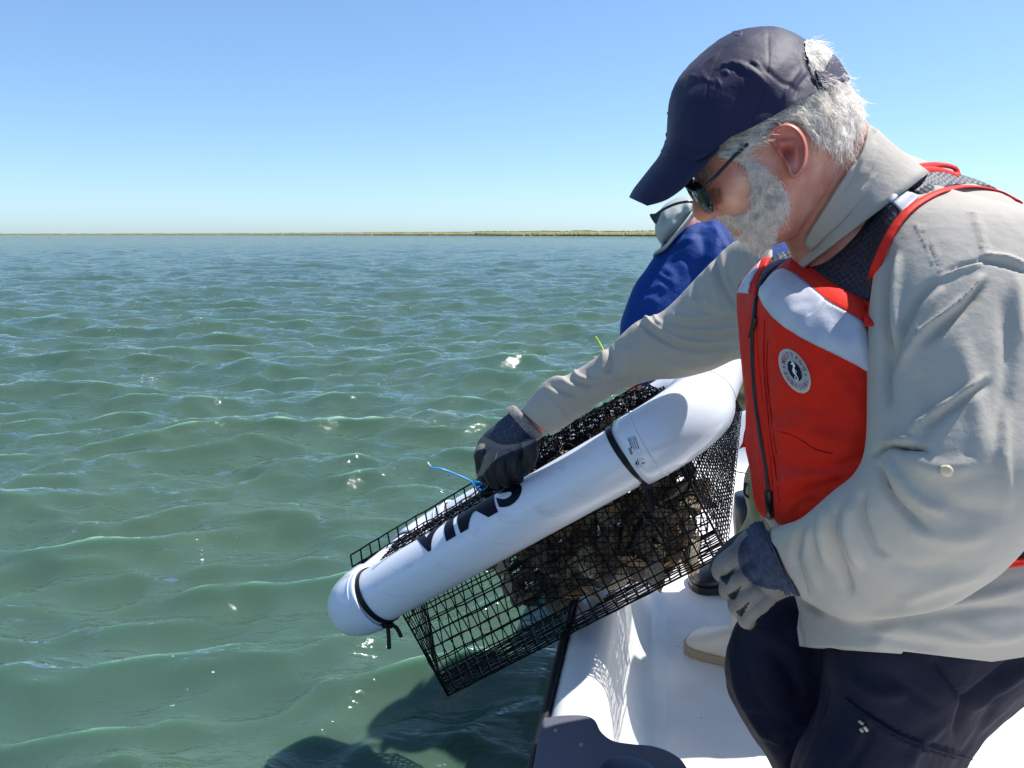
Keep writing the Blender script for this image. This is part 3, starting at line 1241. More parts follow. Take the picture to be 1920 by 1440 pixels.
# thicker corner wires
pr = [tube([a, b], 0.0021, 6) for a, b in ((F_BL, F_BR), (F_TL, F_BL), (F_BL, B_BL), (F_BR, F_TR), (B_BL, B_BR))]
v, f = join(pr)
obj("corner_wire", v, f, M['blackmesh'], cage)
# right end: loose flap of doubled netting hanging from the frame
e1, e2, e3, e4 = P(1262, 850, 1.30), P(1364, 1036, 1.30), P(1391, 768, 1.86), P(1345, 690, 1.80)
v, f = wire_panel(e1, e4, e3, e2, 44, 26, r=0.0009, jit=0.0004, seed=5)
v2, f2 = wire_panel(e1 + (0.01, 0.03, 0.004), e4 + (0.012, 0.03, 0.002), e3 + (0.004, 0.03, 0), e2 + (0.002, 0.02, 0.006), 40, 24, r=0.0009, jit=0.0004, seed=6)
v, f = join([(v, f), (v2, f2)])
obj("end_flap", v, f, M['blackmesh'], cage)
# lid: a sheet over the frame with an upturned lip along its far edge
l_nl, l_nr = P(712, 1082, 1.47), P(1232, 792, 1.30)
l_fl, l_fr = P(662, 1062, 1.70), P(1222, 742, 1.56)
l_ul, l_ur = P(658, 1040, 1.70), P(1214, 712, 1.56)
v, f = wire_panel(l_nl, l_nr, l_fr, l_fl, 58, 16, r=0.0013, seed=7, sag=np.array([0, 0, 0.012]))
obj("lid_panel", v, f, M['blackmesh'], cage)
v, f = wire_panel(l_fl, l_fr, l_ur, l_ul, 30, 1, r=0.0019, jit=0.0008, seed=8)
obj("lid_lip", v, f, M['blackmesh'], cage)
v, f = wire_panel(l_fl + (0.015, -0.05, 0), l_fr + (0.0, -0.05, 0), l_ur + (0, -0.03, -0.004), l_ul + (0.03, -0.03, -0.004), 30, 1, r=0.0015, jit=0.0015, seed=9, diag=True)
obj("lid_lip", v, f, M['blackmesh'], cage)


# ------------------------------------------------------------------ oysters in their net bag
def shell_mesh(seed):
    g = np.random.default_rng(seed)
    V, F = [], []
    rings, K = 4, 10
    for side in (1, -1):
        b0 = len(V)
        for i in range(rings + 1):
            r = i / rings
            for k in range(K):
                th = 2 * math.pi * k / K
                rad = r * (1 + 0.16 * math.sin(th * 3 + seed) + g.uniform(-0.08, 0.08) * r)
                x = rad * math.cos(th) * 0.5 + 0.12 * r
                y = rad * math.sin(th) * 0.32
                z = side * 0.11 * (1 - r * r) * (1 if side > 0 else 0.6) + g.uniform(-0.02, 0.02) * r
                V.append((x, y, z))
        for i in range(rings):
            for k in range(K):
                q = (b0 + i * K + k, b0 + i * K + (k + 1) % K, b0 + (i + 1) * K + (k + 1) % K, b0 + (i + 1) * K + k)
                F.append(q if side > 0 else q[::-1])
    return V, F


def build_oysters():
    g = np.random.default_rng(5)
    mats_ = [mat("oyster_tan", (0.72, 0.47, 0.25), 0.7, bump=[(60, 0.8, 0.005)], col2=(0.12, 0.08, 0.05), vscale=30),
             mat("oyster_grey", (0.36, 0.28, 0.19), 0.7, bump=[(60, 0.8, 0.005)], col2=(0.04, 0.035, 0.03), vscale=30),
             mat("oyster_pale", (0.66, 0.54, 0.38), 0.6, bump=[(60, 0.8, 0.005)], col2=(0.2, 0.16, 0.11), vscale=25)]
    base = []
    for s in range(6):
        v, f = shell_mesh(s)
        me = bpy.data.meshes.new("oyster")
        me.from_pydata(v, [], f)
        me.polygons.foreach_set("use_smooth", [True] * len(me.polygons))
        me.materials.append(mats_[s % 3])
        me.update()
        base.append(me)
    poly = np.array([(985, 905), (1100, 835), (1225, 760), (1262, 850), (1300, 900), (1322, 985), (1300, 1040), (1225, 1072), (1120, 1105), (1010, 1132), (955, 1105), (942, 1030)], float)
    n = 0
    while n < 290:
        q = np.array([[g.uniform(935, 1330), g.uniform(780, 1140)]])
        if not inside(q, poly)[0]:
            continue
        d0 = np.interp(q[0, 0], [940, 1320], [1.47, 1.34])
        dd = d0 + 0.02 + abs(g.normal(0, 0.08))
        o = bpy.data.objects.new("oyster", base[g.integers(6)])
        COL.objects.link(o)
        o.location = P(q[0, 0], q[0, 1], dd)
        o.rotation_euler = (g.uniform(0, 6.28), g.uniform(0, 6.28), g.uniform(0, 6.28))
        s = g.uniform(0.05, 0.085)
        o.scale = (s, s, s * 1.3)
        tag(o, "muddy brown oyster packed in the black net bag inside the wire cage", "oyster", "oysters in the net bag")
        n += 1
    # the bag: fine plastic netting around the oysters
    pl2 = (poly - poly.mean(0)) * 1.03 + poly.mean(0)
    v, f = inflate(pl2, lambda x, y: np.interp(x, [940, 1320], [1.56, 1.43]), 0.10, 60, step=11.5, smooth_n=3)
    me = bpy.data.meshes.new("net_bag")
    me.from_pydata([tuple(x + np.random.default_rng(i).normal(0, 0.0008, 3)) for i, x in enumerate(v)], [], f)
    me.materials.append(M['blackmesh'])
    tmp = bpy.data.objects.new("tmp", me)
    COL.objects.link(tmp)
    w = tmp.modifiers.new("w", 'WIREFRAME')
    w.thickness = 0.0021
    w.use_even_offset = False
    dg = bpy.context.evaluated_depsgraph_get()
    dg.update()
    me2 = bpy.data.meshes.new_from_object(tmp.evaluated_get(dg))
    bpy.data.objects.remove(tmp)
    o = bpy.data.objects.new("net_bag", me2)
    COL.objects.link(o)
    tag(o, "black plastic net bag full of oysters inside the wire cage", "net bag")


build_oysters()

# black netting bundled on top of the oysters, under the lid
for k_, (dd_, st_) in enumerate(((1.50, 7.0), (1.53, 9.0), (1.47, 11.0))):
    v, f = inflate([(892, 905), (950, 862), (1060, 800), (1180, 738), (1228, 728), (1262, 752), (1235, 790), (1150, 832), (1080, 872), (1000, 912), (930, 935)], dd_, 0.035, 30, step=st_, smooth_n=3)
    g_ = np.random.default_rng(60 + k_)
    me = bpy.data.meshes.new("folded_netting")
    me.from_pydata([tuple(x + g_.normal(0, 0.003, 3)) for x in v], [], f)
    me.materials.append(M['blackmesh'])
    tmp = bpy.data.objects.new("tmp", me)
    COL.objects.link(tmp)
    w = tmp.modifiers.new("w", 'WIREFRAME')
    w.thickness = 0.0030
    w.use_even_offset = False
    dg = bpy.context.evaluated_depsgraph_get()
    dg.update()
    me2 = bpy.data.meshes.new_from_object(tmp.evaluated_get(dg))
    bpy.data.objects.remove(tmp)
    if k_ == 0:
        netting = bpy.data.objects.new("folded_netting", me2)
        tag(netting, "folded black plastic netting bunched up under the cage lid beside the far glove", "netting")
        COL.objects.link(netting)
    else:
        o = bpy.data.objects.new("layer", me2)
        COL.objects.link(o)
        o.parent = netting

# ties and line lying on the cage
v, f = tube_px([(806, 877, 1.44), (828, 879, 1.44), (860, 891, 1.45), (884, 903, 1.455), (893, 914, 1.46), (904, 919, 1.47), (908, 912, 1.475), (900, 906, 1.47), (890, 904, 1.46)], 0.0034, 6, flat=0.5)
tag(obj("cable_tie", v, f, M['bluetie']), "bright blue cable tie with its long tail sticking out beside the far glove", "cable tie")
v, f = tube_px([(1117, 631, 1.62), (1127, 648, 1.62), (1150, 690, 1.6), (1175, 730, 1.56)], 0.0035, 6, flat=0.5)
tag(obj("cable_tie", v, f, M['yellow']), "yellow green cable tie tip poking up behind the outstretched sleeve", "cable tie")
v, f = tube_px([(1288, 874, 1.30), (1330, 879, 1.28), (1370, 883, 1.26), (1402, 888, 1.24)], 0.0010, 5)
tag(obj("cord", v, f, M['black']), "thin dark cord running from the cage end to the red vest", "cord")
v, f = tube_px([(1025, 1060, 1.40), (1045, 1040, 1.39), (1072, 1002, 1.38), (1080, 985, 1.38)], 0.004, 6, flat=0.4)
tag(obj("cable_tie", v, f, M['tie']), "black cable tie hanging against the mesh below the middle of the pipe", "cable tie")

# ------------------------------------------------------------------ white boot, camouflage bundle
def foot(px_toe, px_heel, d, hgt, width, m, ms, label=None, parent=None, shaft=None, name="boot"):
    """a boot on the deck: sole, foot and shaft"""
    toe = on_plane(np.array([px_toe[0]]), np.array([px_toe[1]]), np.array([DZ]))[0]
    heel = on_plane(np.array([px_heel[0]]), np.array([px_heel[1]]), np.array([DZ]))[0]
    ax = toe - heel
    L = np.linalg.norm(ax)
    ax /= L
    side = np.cross(np.array([0, 0, 1.0]), ax)
    ts = np.array([0.0, 0.04, 0.15, 0.3, 0.5, 0.68, 0.82, 0.93, 0.985, 1.0])
    wd = np.array([0.25, 0.55, 0.75, 0.72, 0.72, 0.92, 1.0, 0.85, 0.5, 0.12]) * width / 2
    hh = np.array([0.5, 0.9, 1.25, 1.35, 1.15, 0.85, 0.66, 0.52, 0.38, 0.22]) * hgt
    V, F = [], []
    K = 20
    for t, w, h in zip(ts, wd, hh):
        for k in range(K):
            th = 2 * math.pi * k / K
            c, s = math.cos(th), math.sin(th)
            V.append(heel + ax * L * t + side * w * np.sign(c) * abs(c) ** 0.8 + np.array([0, 0, 0.018 + max(0, (s + 0.35) / 1.35) * (h - 0.018)]))
    n = len(ts)
    for i in range(n - 1):
        for k in range(K):
            F.append((i * K + k, i * K + (k + 1) % K, (i + 1) * K + (k + 1) % K, (i + 1) * K + k))
    F.append(tuple(range(K)))
    F.append(tuple((n - 1) * K + k for k in range(K)))
    root = parent
    if label:
        root = thing(name, label, "boot", (heel + toe) / 2)
    up = obj("upper", V, F, m, root)
    md = up.modifiers.new("s", 'SUBSURF'); md.render_levels = 1; md.levels = 1
    # sole, proud of the upper
    V, F = [], []
    for t, w in zip(ts, wd):
        for s_ in (-1, 1):
            for z in (0.001, 0.022):
                V.append(heel + ax * (L * 1.02 * t - 0.003) + side * (w + 0.004) * s_ + np.array([0, 0, z]))
    for i in range(n - 1):
        a = i * 4
        b = a + 4
        F += [(a, a + 1, b + 1, b), (a + 2, b + 2, b + 3, a + 3), (a + 1, a + 3, b + 3, b + 1), (a, b, b + 2, a + 2)]
    F += [(0, 2, 3, 1), ((n - 1) * 4, (n - 1) * 4 + 1, (n - 1) * 4 + 3, (n - 1) * 4 + 2)]
    sl_ = obj("sole", V, F, ms, root, smooth=False)
    if shaft:
        c = heel + ax * L * 0.22 + np.array([0, 0, hgt * 0.9])
        path = [c, c + np.array([0, 0, 0.06]), c + np.array([0, 0, 0.14]) + ax * 0.004, c + np.array([0, 0, shaft])]
        v, f = tube(path, [width * 0.42, width * 0.44, width * 0.5, width * 0.52], 24)
        obj("shaft", v, f, m, root)
    return root


foot((1291, 1206), (1440, 1262), 1.8, 0.075, 0.11, M['boot_white'], M['sole'], "cream white rubber deck boot standing on the deck behind the navy knee", shaft=0.14)

v, f = inflate([(1352, 722), (1375, 706), (1398, 702), (1425, 715), (1432, 745), (1415, 768), (1385, 772), (1350, 775), (1345, 745)], 2.35, 0.06, 28, step=4)
nz = hash_noise(v, 0.02, 3)
v = v + vnormals(v, f) * (nz * 0.012)[:, None]
bag = thing("camo_bag", "camouflage cloth bundle on the white boat rail beside the red vest", "bag", v.mean(0))
obj("bundle", v, f, M['camo'], bag)
v, f = inflate([(1362, 712), (1375, 706), (1388, 712), (1386, 728), (1372, 732), (1361, 726)], 2.27, 0.02, 10, step=3)
obj("flap", v, f, mat("tan_patch", (0.30, 0.27, 0.16), 0.8, var=0.4, vscale=70), bag)
v, f = tube_px([(1352, 703, 2.4), (1375, 701, 2.4), (1405, 703, 2.4), (1440, 706, 2.4)], 0.004, 6)
obj("cord", v, f, M['black'], bag)

# ------------------------------------------------------------------ the man in the red vest
HD = 0.87          # distance of the middle of the head


def L(a, d, k=1.0):
    return [tuple(r) + (d, k) for r in a]


man = thing("person", "person in a navy cap and red float vest lowering the oyster cage with gloved hands", "person", (0.55, 0.95, DZ))

# ---- outlines
SKULL = [(1302, 318), (1303, 346), (1309, 366), (1322, 390), (1334, 405), (1350, 410), (1364, 420), (1371, 436), (1386, 448), (1404, 460), (1432, 466), (1470, 452), (1505, 425), (1545, 385),
         (1580, 330), (1600, 270), (1602, 215), (1574, 148), (1545, 108), (1500, 74), (1430, 70), (1366, 94), (1320, 140), (1292, 205), (1290, 270)]
NOSE = [(1306, 338), (1302, 354), (1299, 374), (1297, 390), (1300, 405), (1312, 416), (1330, 415), (1350, 400), (1344, 372), (1328, 345)]
skull = inflate(SKULL, HD, 0.078, 105, step=5, pw=2.0)
nose = inflate(NOSE, HD, 0.021, 19, step=3, pw=1.8)
nostril = inflate([(1316, 392), (1312, 404), (1322, 413), (1338, 410), (1342, 398), (1330, 390)], HD, 0.023, 12, step=3)
lips = inflate([(1366, 418), (1364, 426), (1371, 431), (1369, 438), (1378, 446), (1395, 440), (1396, 424), (1380, 414)], HD, 0.03, 12, step=3)
neck = loft([(1430, 380, 1595, 190, 0.88, 0.72), (1468, 440, 1630, 255, 0.89, 0.75), (1490, 480, 1672, 320, 0.90, 0.85), (1500, 530, 1720, 400, 0.92, 1.0)], n=5)

TD = lambda x, y: np.interp(x, [1380, 1700, 2200], [1.00, 0.96, 0.92])
TORSO = [(1512, 470), (1455, 482), (1408, 515), (1387, 560), (1388, 640), (1398, 740), (1406, 830), (1420, 940), (1452, 1000), (1478, 1080), (1500, 1160), (1510, 1250), (1560, 1330), (1700, 1350), (1900, 1330),
         (2060, 1290), (2190, 1150), (2260, 900), (2220, 650), (2110, 490), (2000, 412), (1900, 368), (1820, 335), (1750, 306), (1700, 286), (1655, 262), (1620, 290), (1570, 380)]
torso = inflate(TORSO, TD, 0.185, 250, step=9, pw=2.0)
far_sleeve = [(1450, 470, 1420, 690, 1.05, 1.0), (1392, 450, 1388, 674, 1.13, 0.95), (1320, 508, 1336, 695, 1.18, 0.9), (1245, 580, 1276, 711, 1.215, 0.9), (1192, 603, 1222, 716, 1.24, 0.9),
              (1132, 660, 1163, 735, 1.265, 0.95), (1066, 702, 1100, 772, 1.29, 0.95), (1020, 716, 1062, 800, 1.305, 0.95), (978, 768, 1033, 814, 1.325, 0.9)]
near_sleeve = [(1760, 345, 1900, 385, 0.83, 1.0), (1694, 392, 1965, 408, 0.79, 0.75), (1655, 480, 2010, 500, 0.765, 0.68), (1642, 600, 2030, 640, 0.745, 0.68), (1640, 730, 2035, 780, 0.73, 0.7), (1640, 838, 2005, 895, 0.715, 0.74),
               (1618, 892, 1925, 990, 0.72, 0.78), (1568, 930, 1838, 1076, 0.745, 0.8), (1512, 972, 1718, 1136, 0.78, 0.8), (1468, 988, 1590, 1158, 0.84, 0.8), (1444, 1000, 1508, 1118, 0.875, 0.8)]


def shrink(secs, s, dd=0.0):
    out = []
    for a, b, c, e, d, k in secs:
        mx, my = (a + c) / 2, (b + e) / 2
        out.append((mx + (a - mx) * s, my + (b - my) * s, mx + (c - mx) * s, my + (e - my) * s, d + dd, k))
    return out


TORSO_IN = [((x - 1760) * 0.88 + 1760, (y - 800) * 0.88 + 800) for x, y in TORSO]
torso_in = inflate(TORSO_IN, TD, 0.15, 240, step=12)
wrist_far = [(984, 766, 1030, 806, 1.33, 0.8), (962, 775, 1008, 818, 1.33, 0.8), (940, 795, 990, 840, 1.335, 0.8)]
wrist_near = [(1450, 1015, 1500, 1100, 0.88, 0.8), (1420, 1030, 1465, 1110, 0.90, 0.8), (1390, 1050, 1440, 1130, 0.92, 0.8)]
FARLEG = [(1500, 1110), (1425, 1118), (1380, 1165), (1358, 1235), (1366, 1300), (1402, 1372), (1450, 1440), (1500, 1560), (1530, 1776), (1640, 1776), (1700, 1500), (1740, 1250), (1640, 1110)]
NEARLEG = [(1590, 1120), (1545, 1200), (1530, 1320), (1484, 1420), (1462, 1560), (1500, 1950), (1680, 1950), (1760, 1600), (1815, 1440), (1925, 1318), (2080, 1260), (2160, 1130), (2060, 1010), (1800, 1010)]


def scaled(poly, s):
    p = np.array(poly, float)
    c = p.mean(0)
    return (p - c) * s + c


farleg_in = inflate(scaled(FARLEG, 0.86), 1.08, 0.07, 80, step=10)
nearleg_in = inflate(scaled(NEARLEG, 0.88), 0.95, 0.10, 130, step=12)
bodyV, bodyF = fuse([skull, nose, nostril, lips, neck, torso_in, loft(shrink(far_sleeve[:-1], 0.55) + wrist_far, n=4, K=24),
                     loft(shrink(near_sleeve[1:-1], 0.6) + wrist_near, n=4, K=24), farleg_in, nearleg_in], 0.003, 5)


# face relief: eye socket, cheek, smile fold
def relief(V, F, blobs):
    V = V.copy()
    N = vnormals(V, F)
    px, py, d = proj(V)
    for cx, cy, sx, sy, ang, amp in blobs:
        c, s = math.cos(math.radians(ang)), math.sin(math.radians(ang))
        x = ((px - cx) * c + (py - cy) * s) / sx
        y = (-(px - cx) * s + (py - cy) * c) / sy
        m = np.exp(-(x * x + y * y)) * (d < HD + 0.02)
        V += N * (m * amp * 0.001)[:, None]
    return V


bodyV = relief(bodyV, bodyF, [(1334, 358, 15, 11, 35, -7), (1318, 340, 14, 8, 35, 4), (1365, 375, 22, 16, 35, 4), (1340, 395, 5, 14, -20, -3), (1339, 400, 9, 6, 0, 3), (1420, 330, 28, 20, 0, 1.5),
                              (1336, 361, 8, 5, 35, 4.5), (1390, 300, 18, 14, 30, -3), (1540, 420, 25, 60, 35, -3), (1490, 440, 20, 40, -40, 3)])
bodyV = folds(bodyV, bodyF, [([(1352, 352), (1366, 350), (1380, 344)], 2.2, -1.2), ([(1352, 358), (1366, 360), (1378, 360)], 2.2, -1.2), ([(1322, 372), (1338, 378), (1352, 376)], 2.5, -1.3),
                             ([(1345, 402), (1352, 412), (1356, 420)], 3, -1.2), ([(1560, 330), (1590, 300), (1606, 284)], 3, -1.2), ([(1540, 380), (1575, 345), (1600, 320)], 3.5, -1.4),
                             ([(1364, 429), (1378, 428), (1390, 430)], 2.0, -3.0)])
obj("body", bodyV, bodyF, M['skin'], man)
BB = bvh_of(bodyV, bodyF)

# ---- ear
EAR = np.array([(1441, 262), (1440, 246), (1452, 235), (1474, 230), (1494, 237), (1508, 254), (1515, 278), (1513, 303), (1505, 322), (1493, 334), (1481, 330), (1473, 312), (1462, 292), (1450, 275)], float)
pl = catmull(EAR, 8, True)
q, D, f = grid_poly(pl, 1.8)
cx, cy = 1478, 282
h = 0.006 * (1 - np.exp(-D / 3))
h += 0.0060 * np.exp(-((D - 5) / 3.6) ** 2)                      # helix rim
h += 0.0035 * np.exp(-(((q[:, 0] - 1493) / 6) ** 2 + ((q[:, 1] - 290) / 22) ** 2))   # antihelix
h -= 0.0110 * np.exp(-(((q[:, 0] - 1473) / 11) ** 2 + ((q[:, 1] - 288) / 14) ** 2))   # concha
h -= 0.004 * np.exp(-(((q[:, 0] - 1470) / 16) ** 2 + ((q[:, 1] - 258) / 6) ** 2))   # fossa
h += 0.006 * np.exp(-(((q[:, 0] - 1458) / 5) ** 2 + ((q[:, 1] - 285) / 7) ** 2))    # tragus
lift = np.clip((q[:, 0] - 1450) / 60, 0, 1) * 0.013
ds = cast(BB, q[:, 0], q[:, 1])
ds = np.where(np.isnan(ds), np.nanmedian(ds), ds)
ds = np.full(len(ds), np.median(ds)) * 0.6 + ds * 0.4
fr = P(q[:, 0], q[:, 1], ds - lift - h)
bk = P(q[:, 0], q[:, 1], ds - lift * 0.5 + 0.006)
n = len(q)
idx = np.arange(n)
bidx = np.where(D <= 0, idx, idx + n)
obj("ear", np.vstack([fr, bk]), [tuple(r) for r in f[:, ::-1]] + [tuple(r) for r in bidx[f]], M['skin_ear'], man)

# ---- trousers
tl = inflate(FARLEG, 1.08, 0.095, 92, step=7)
tn = inflate(NEARLEG, 0.95, 0.135, 150, step=8)
V, F = fuse([tl, tn], 0.0045, 8)
TF = [([(1385, 1190), (1400, 1290), (1440, 1345), (1490, 1372)], 12, -7, 0.7), ([(1372, 1225), (1385, 1300), (1425, 1370), (1462, 1400)], 7, 5),
      ([(1405, 1335), (1445, 1360), (1480, 1368), (1515, 1362)], 6, -5), ([(1400, 1320), (1450, 1345), (1500, 1345)], 6, 5), ([(1430, 1385), (1462, 1402), (1492, 1396)], 6, -5), ([(1540, 1270), (1538, 1318), (1510, 1375), (1480, 1440)], 10, -12, 0.6),
      ([(1560, 1290), (1552, 1330), (1520, 1390), (1500, 1440)], 8, 5), ([(1752, 1235), (1775, 1275), (1809, 1312)], 7, -8), ([(1920, 1225), (1870, 1265), (1809, 1312), (1790, 1380)], 8, -8, 0.7),
      ([(1930, 1245), (1880, 1285), (1830, 1330)], 8, 6), ([(1591, 1308), (1640, 1345), (1690, 1374), (1760, 1400), (1813, 1416)], 4, -4), ([(1588, 1318), (1640, 1356), (1690, 1386), (1760, 1412), (1810, 1426)], 3.5, 3.5),
      ([(1600, 1270), (1640, 1300), (1700, 1300)], 12, 5), ([(1650, 1250), (1700, 1290), (1760, 1330)], 10, -4), ([(1440, 1210), (1480, 1260), (1500, 1310)], 14, -5), ([(1410, 1170), (1450, 1200), (1500, 1230)], 14, 4),
      ([(1700, 1440), (1720, 1400), (1780, 1350)], 10, 4), ([(1590, 1440), (1620, 1400), (1640, 1350)], 10, -4), ([(1870, 1300), (1840, 1370), (1800, 1430)], 8, -5)]
V = folds(V, F, TF)
N = vnormals(V, F)
V = V + N * (hash_noise(V, 0.05, 4) * 0.006 + hash_noise(V, 0.02, 5) * 0.0025)[:, None]
obj("trousers", V, F, M['trousers'], man)
TB = bvh_of(V, F)
# cargo pocket seam stitching and a zip pull
v, f = drape_line([(1586, 1312), (1640, 1352), (1690, 1381), (1760, 1408), (1822, 1424)], TB, 0.0014, 0.0004)
po = obj("pocket_seam", v, f, M['trousers'], man)
for (a, b_) in (((1611, 1352), (1619, 1358)), ((1620, 1362), (1626, 1370)), ((1613, 1366), (1618, 1372))):
    v, f = drape_line([a, ((a[0] + b_[0]) / 2, (a[1] + b_[1]) / 2), b_], TB, 0.0022, 0.002, 6, 3)
    obj("zip_pull", v, f, mat("dull_metal", (0.35, 0.33, 0.28), 0.4, metal=0.6), man)
# lower boots out of the trouser legs
foot((1380, 1800), (1560, 1850), 1.0, 0.075, 0.11, M['boot_white'], M['sole'], parent=man)
foot((1480, 2050), (1640, 2150), 1.0, 0.075, 0.11, M['boot_white'], M['sole'], parent=man)

# ---- shirt: torso and both sleeves, one cloth
fs = loft(far_sleeve, n=8, K=56)
ns = loft(near_sleeve, n=8, K=72, pw=2.2)
tors_V, tors_F = fuse([torso], 0.005, 10)
TORB = bvh_of(tors_V, tors_F)
SV, SF = fuse([torso, fs, ns], 0.0032, 6)
fl = []
# outstretched arm
fl += [([(1199, 578), (1212, 598), (1227, 614)], 6, 5.0), ([(1224, 583), (1230, 598), (1240, 606)], 4, 4.0), ([(1196, 600), (1230, 628), (1272, 650), (1319, 658), (1388, 650)], 6, -6.0, 0.8),
       ([(1205, 588), (1240, 620), (1285, 640), (1340, 645)], 6, 4), ([(1244, 598), (1291, 610), (1340, 606), (1386, 602)], 6, -4), ([(1256, 592), (1300, 596), (1350, 590)], 6, 3),
       ([(1274, 625), (1333, 635), (1388, 626)], 6, -4.5), ([(1290, 618), (1340, 622), (1388, 612)], 4, 3), ([(1130, 640), (1133, 668), (1130, 695), (1142, 705), (1157, 702)], 5, 5.5), ([(1141, 648), (1145, 680), (1140, 698)], 4, -5),
       ([(1077, 692), (1085, 706), (1119, 715), (1149, 711)], 4, 4.5), ([(1080, 715), (1110, 722), (1150, 718), (1200, 712)], 5, -4), ([(1027, 708), (1052, 713), (1069, 723), (1094, 731)], 6, 5.5), ([(1022, 734), (1047, 756), (1066, 782)], 5, -3.5),
       ([(1030, 722), (1060, 735), (1085, 742)], 5, -4), ([(1344, 475), (1347, 512), (1363, 550), (1383, 578)], 5, -6), ([(1354, 470), (1359, 512), (1373, 545), (1390, 566)], 5, 4), ([(1332, 490), (1334, 525), (1350, 570)], 6, 3),
       ([(1165, 640), (1176, 668), (1180, 700)], 12, 3), ([(1100, 690), (1110, 720), (1108, 745)], 10, -3), ([(1290, 560), (1330, 570), (1380, 590)], 10, 4), ([(1150, 650), (1185, 640), (1200, 612)], 7, -4),
       ([(1300, 520), (1310, 560), (1330, 590)], 9, -3), ([(1240, 680), (1300, 690), (1360, 672)], 9, 3.5), ([(1010, 760), (1022, 785), (1030, 800)], 4, -2)]
# near sleeve
fl += [([(1664, 470), (1657, 557), (1660, 627), (1658, 703), (1668, 760)], 8.5, -10.7, 0.8), ([(1682, 480), (1676, 560), (1680, 640)], 8.5, 5.8), ([(1752, 530), (1722, 562), (1700, 600), (1676, 660), (1666, 700)], 8.5, -7.8),
       ([(1766, 540), (1735, 580), (1712, 625), (1690, 690)], 7.6, 4.9), ([(1838, 518), (1812, 552), (1776, 584), (1728, 622), (1700, 668)], 4.7, 7.8, 0.7), ([(1842, 532), (1815, 570), (1780, 602), (1735, 640)], 8.5, -6.8),
       ([(1849, 703), (1815, 728), (1776, 755), (1735, 780), (1700, 815)], 5.7, 4.9, 0.8), ([(1852, 716), (1818, 742), (1780, 770), (1740, 800)], 8.5, -4.9), ([(1642, 856), (1668, 838), (1700, 842), (1740, 846)], 5.7, -12.7, 0.8),
       ([(1655, 842), (1680, 826), (1715, 828)], 6.7, 6.8), ([(1650, 868), (1664, 915), (1690, 952), (1738, 992)], 7.6, -8.8), ([(1664, 862), (1690, 905), (1725, 940), (1770, 960)], 9.5, 5.8), ([(1567, 955), (1558, 1000), (1572, 1053), (1592, 1110)], 8.5, -8.8),
       ([(1550, 950), (1540, 1000), (1552, 1060)], 8.5, 4.9), ([(1620, 925), (1615, 958), (1634, 1020), (1667, 1045)], 7.6, -6.8), ([(1596, 940), (1590, 1000), (1612, 1062)], 8.5, 6.8), ([(1459, 1062), (1492, 1119), (1539, 1150)], 5.7, -5.8),
       ([(1520, 985), (1512, 1040), (1535, 1100)], 8.5, 3.9), ([(1500, 1000), (1490, 1050), (1510, 1110)], 7.6, -4.9), ([(1660, 1050), (1720, 1070), (1790, 1060)], 15.2, -3.9), ([(1700, 990), (1780, 1010), (1850, 1000)], 17.0, 4.9), ([(1740, 900), (1800, 950), (1880, 960)], 19.0, -3.9),
       ([(1700, 860), (1760, 880), (1830, 870)], 15.2, 4.9), ([(1800, 640), (1830, 760), (1840, 860)], 20.9, 3.9), ([(1880, 560), (1890, 700), (1870, 820)], 13.3, -3.9), ([(1905, 520), (1915, 640)], 11.4, 3.9), ([(1720, 700), (1740, 780), (1720, 830)], 15.2, -3.9),
       ([(1886, 760), (1880, 860), (1890, 950)], 9.5, 3.9), ([(1690, 1130), (1760, 1100), (1850, 1070)], 11.4, 3.9)]
# seam puckers over the shoulder and yoke
for (p0, p1, n_) in (((1722, 418), (1768, 512), 17), ((1828, 396), (1852, 485), 14), ((1660, 300), (1634, 345), 11)):
    for i in range(n_):
        t = (i + 0.5) / n_
        x, y = p0[0] + (p1[0] - p0[0]) * t, p0[1] + (p1[1] - p0[1]) * t
        w_ = 7 + 4 * random.random()
        fl.append(([(x - w_, y - 2.0), (x, y), (x + w_, y + 3.5)], 1.9, 2.0))
fl += [([(1766, 514), (1800, 498), (1842, 488)], 3.0, -3), ([(1764, 520), (1800, 506), (1842, 495)], 4, 3), ([(1842, 488), (1885, 498), (1925, 512)], 6, -4, 0.6), ([(1842, 480), (1885, 484), (1925, 500)], 5, 5),
       ([(1722, 418), (1745, 465), (1768, 512)], 3, -2.4)]
# shirt tail
fl += [([(1640, 1160), (1720, 1143), (1790, 1128), (1925, 1100)], 9, 7, 0.8), ([(1620, 1172), (1720, 1160), (1800, 1150), (1925, 1135)], 12, -7), ([(1800, 1170), (1870, 1190), (1925, 1180)], 12, 5), ([(1620, 1190), (1690, 1205), (1760, 1215)], 10, -4),
       ([(1700, 1180), (1780, 1195), (1860, 1200)], 10, 4)]
SV = folds(SV, SF, fl)
N = vnormals(SV, SF)
SV = SV + N * (hash_noise(SV, 0.09, 1) * 0.005)[:, None]
px, py, dd = proj(SV)
# openings: neck, cuffs, hem
hem = np.interp(px, [1490, 1500, 1515, 1600, 1700, 1800, 1860, 1920, 2050, 2250], [1196, 1205, 1214, 1216, 1222, 1234, 1241, 1232, 1190, 1120])
snap = (np.abs(py - hem) < 3.5) & (px > 1440)
SV[snap] = P(px[snap], hem[snap] - 0.01, dd[snap])
px, py, dd = proj(SV)
keep = ~((py > hem) & (px > 1440))
# neck hole: along the collar line, everything above and left of it
ncx = (px - 1560) * 0.70 + (py - 350) * 0.0
SV, SF = cut(SV, SF, keep)
sh = obj("shirt", SV, SF, M['shirt'], man)
md = sh.modifiers.new("t", 'SOLIDIFY'); md.thickness = 0.0022; md.offset = -1
SB = bvh_of(SV, SF)

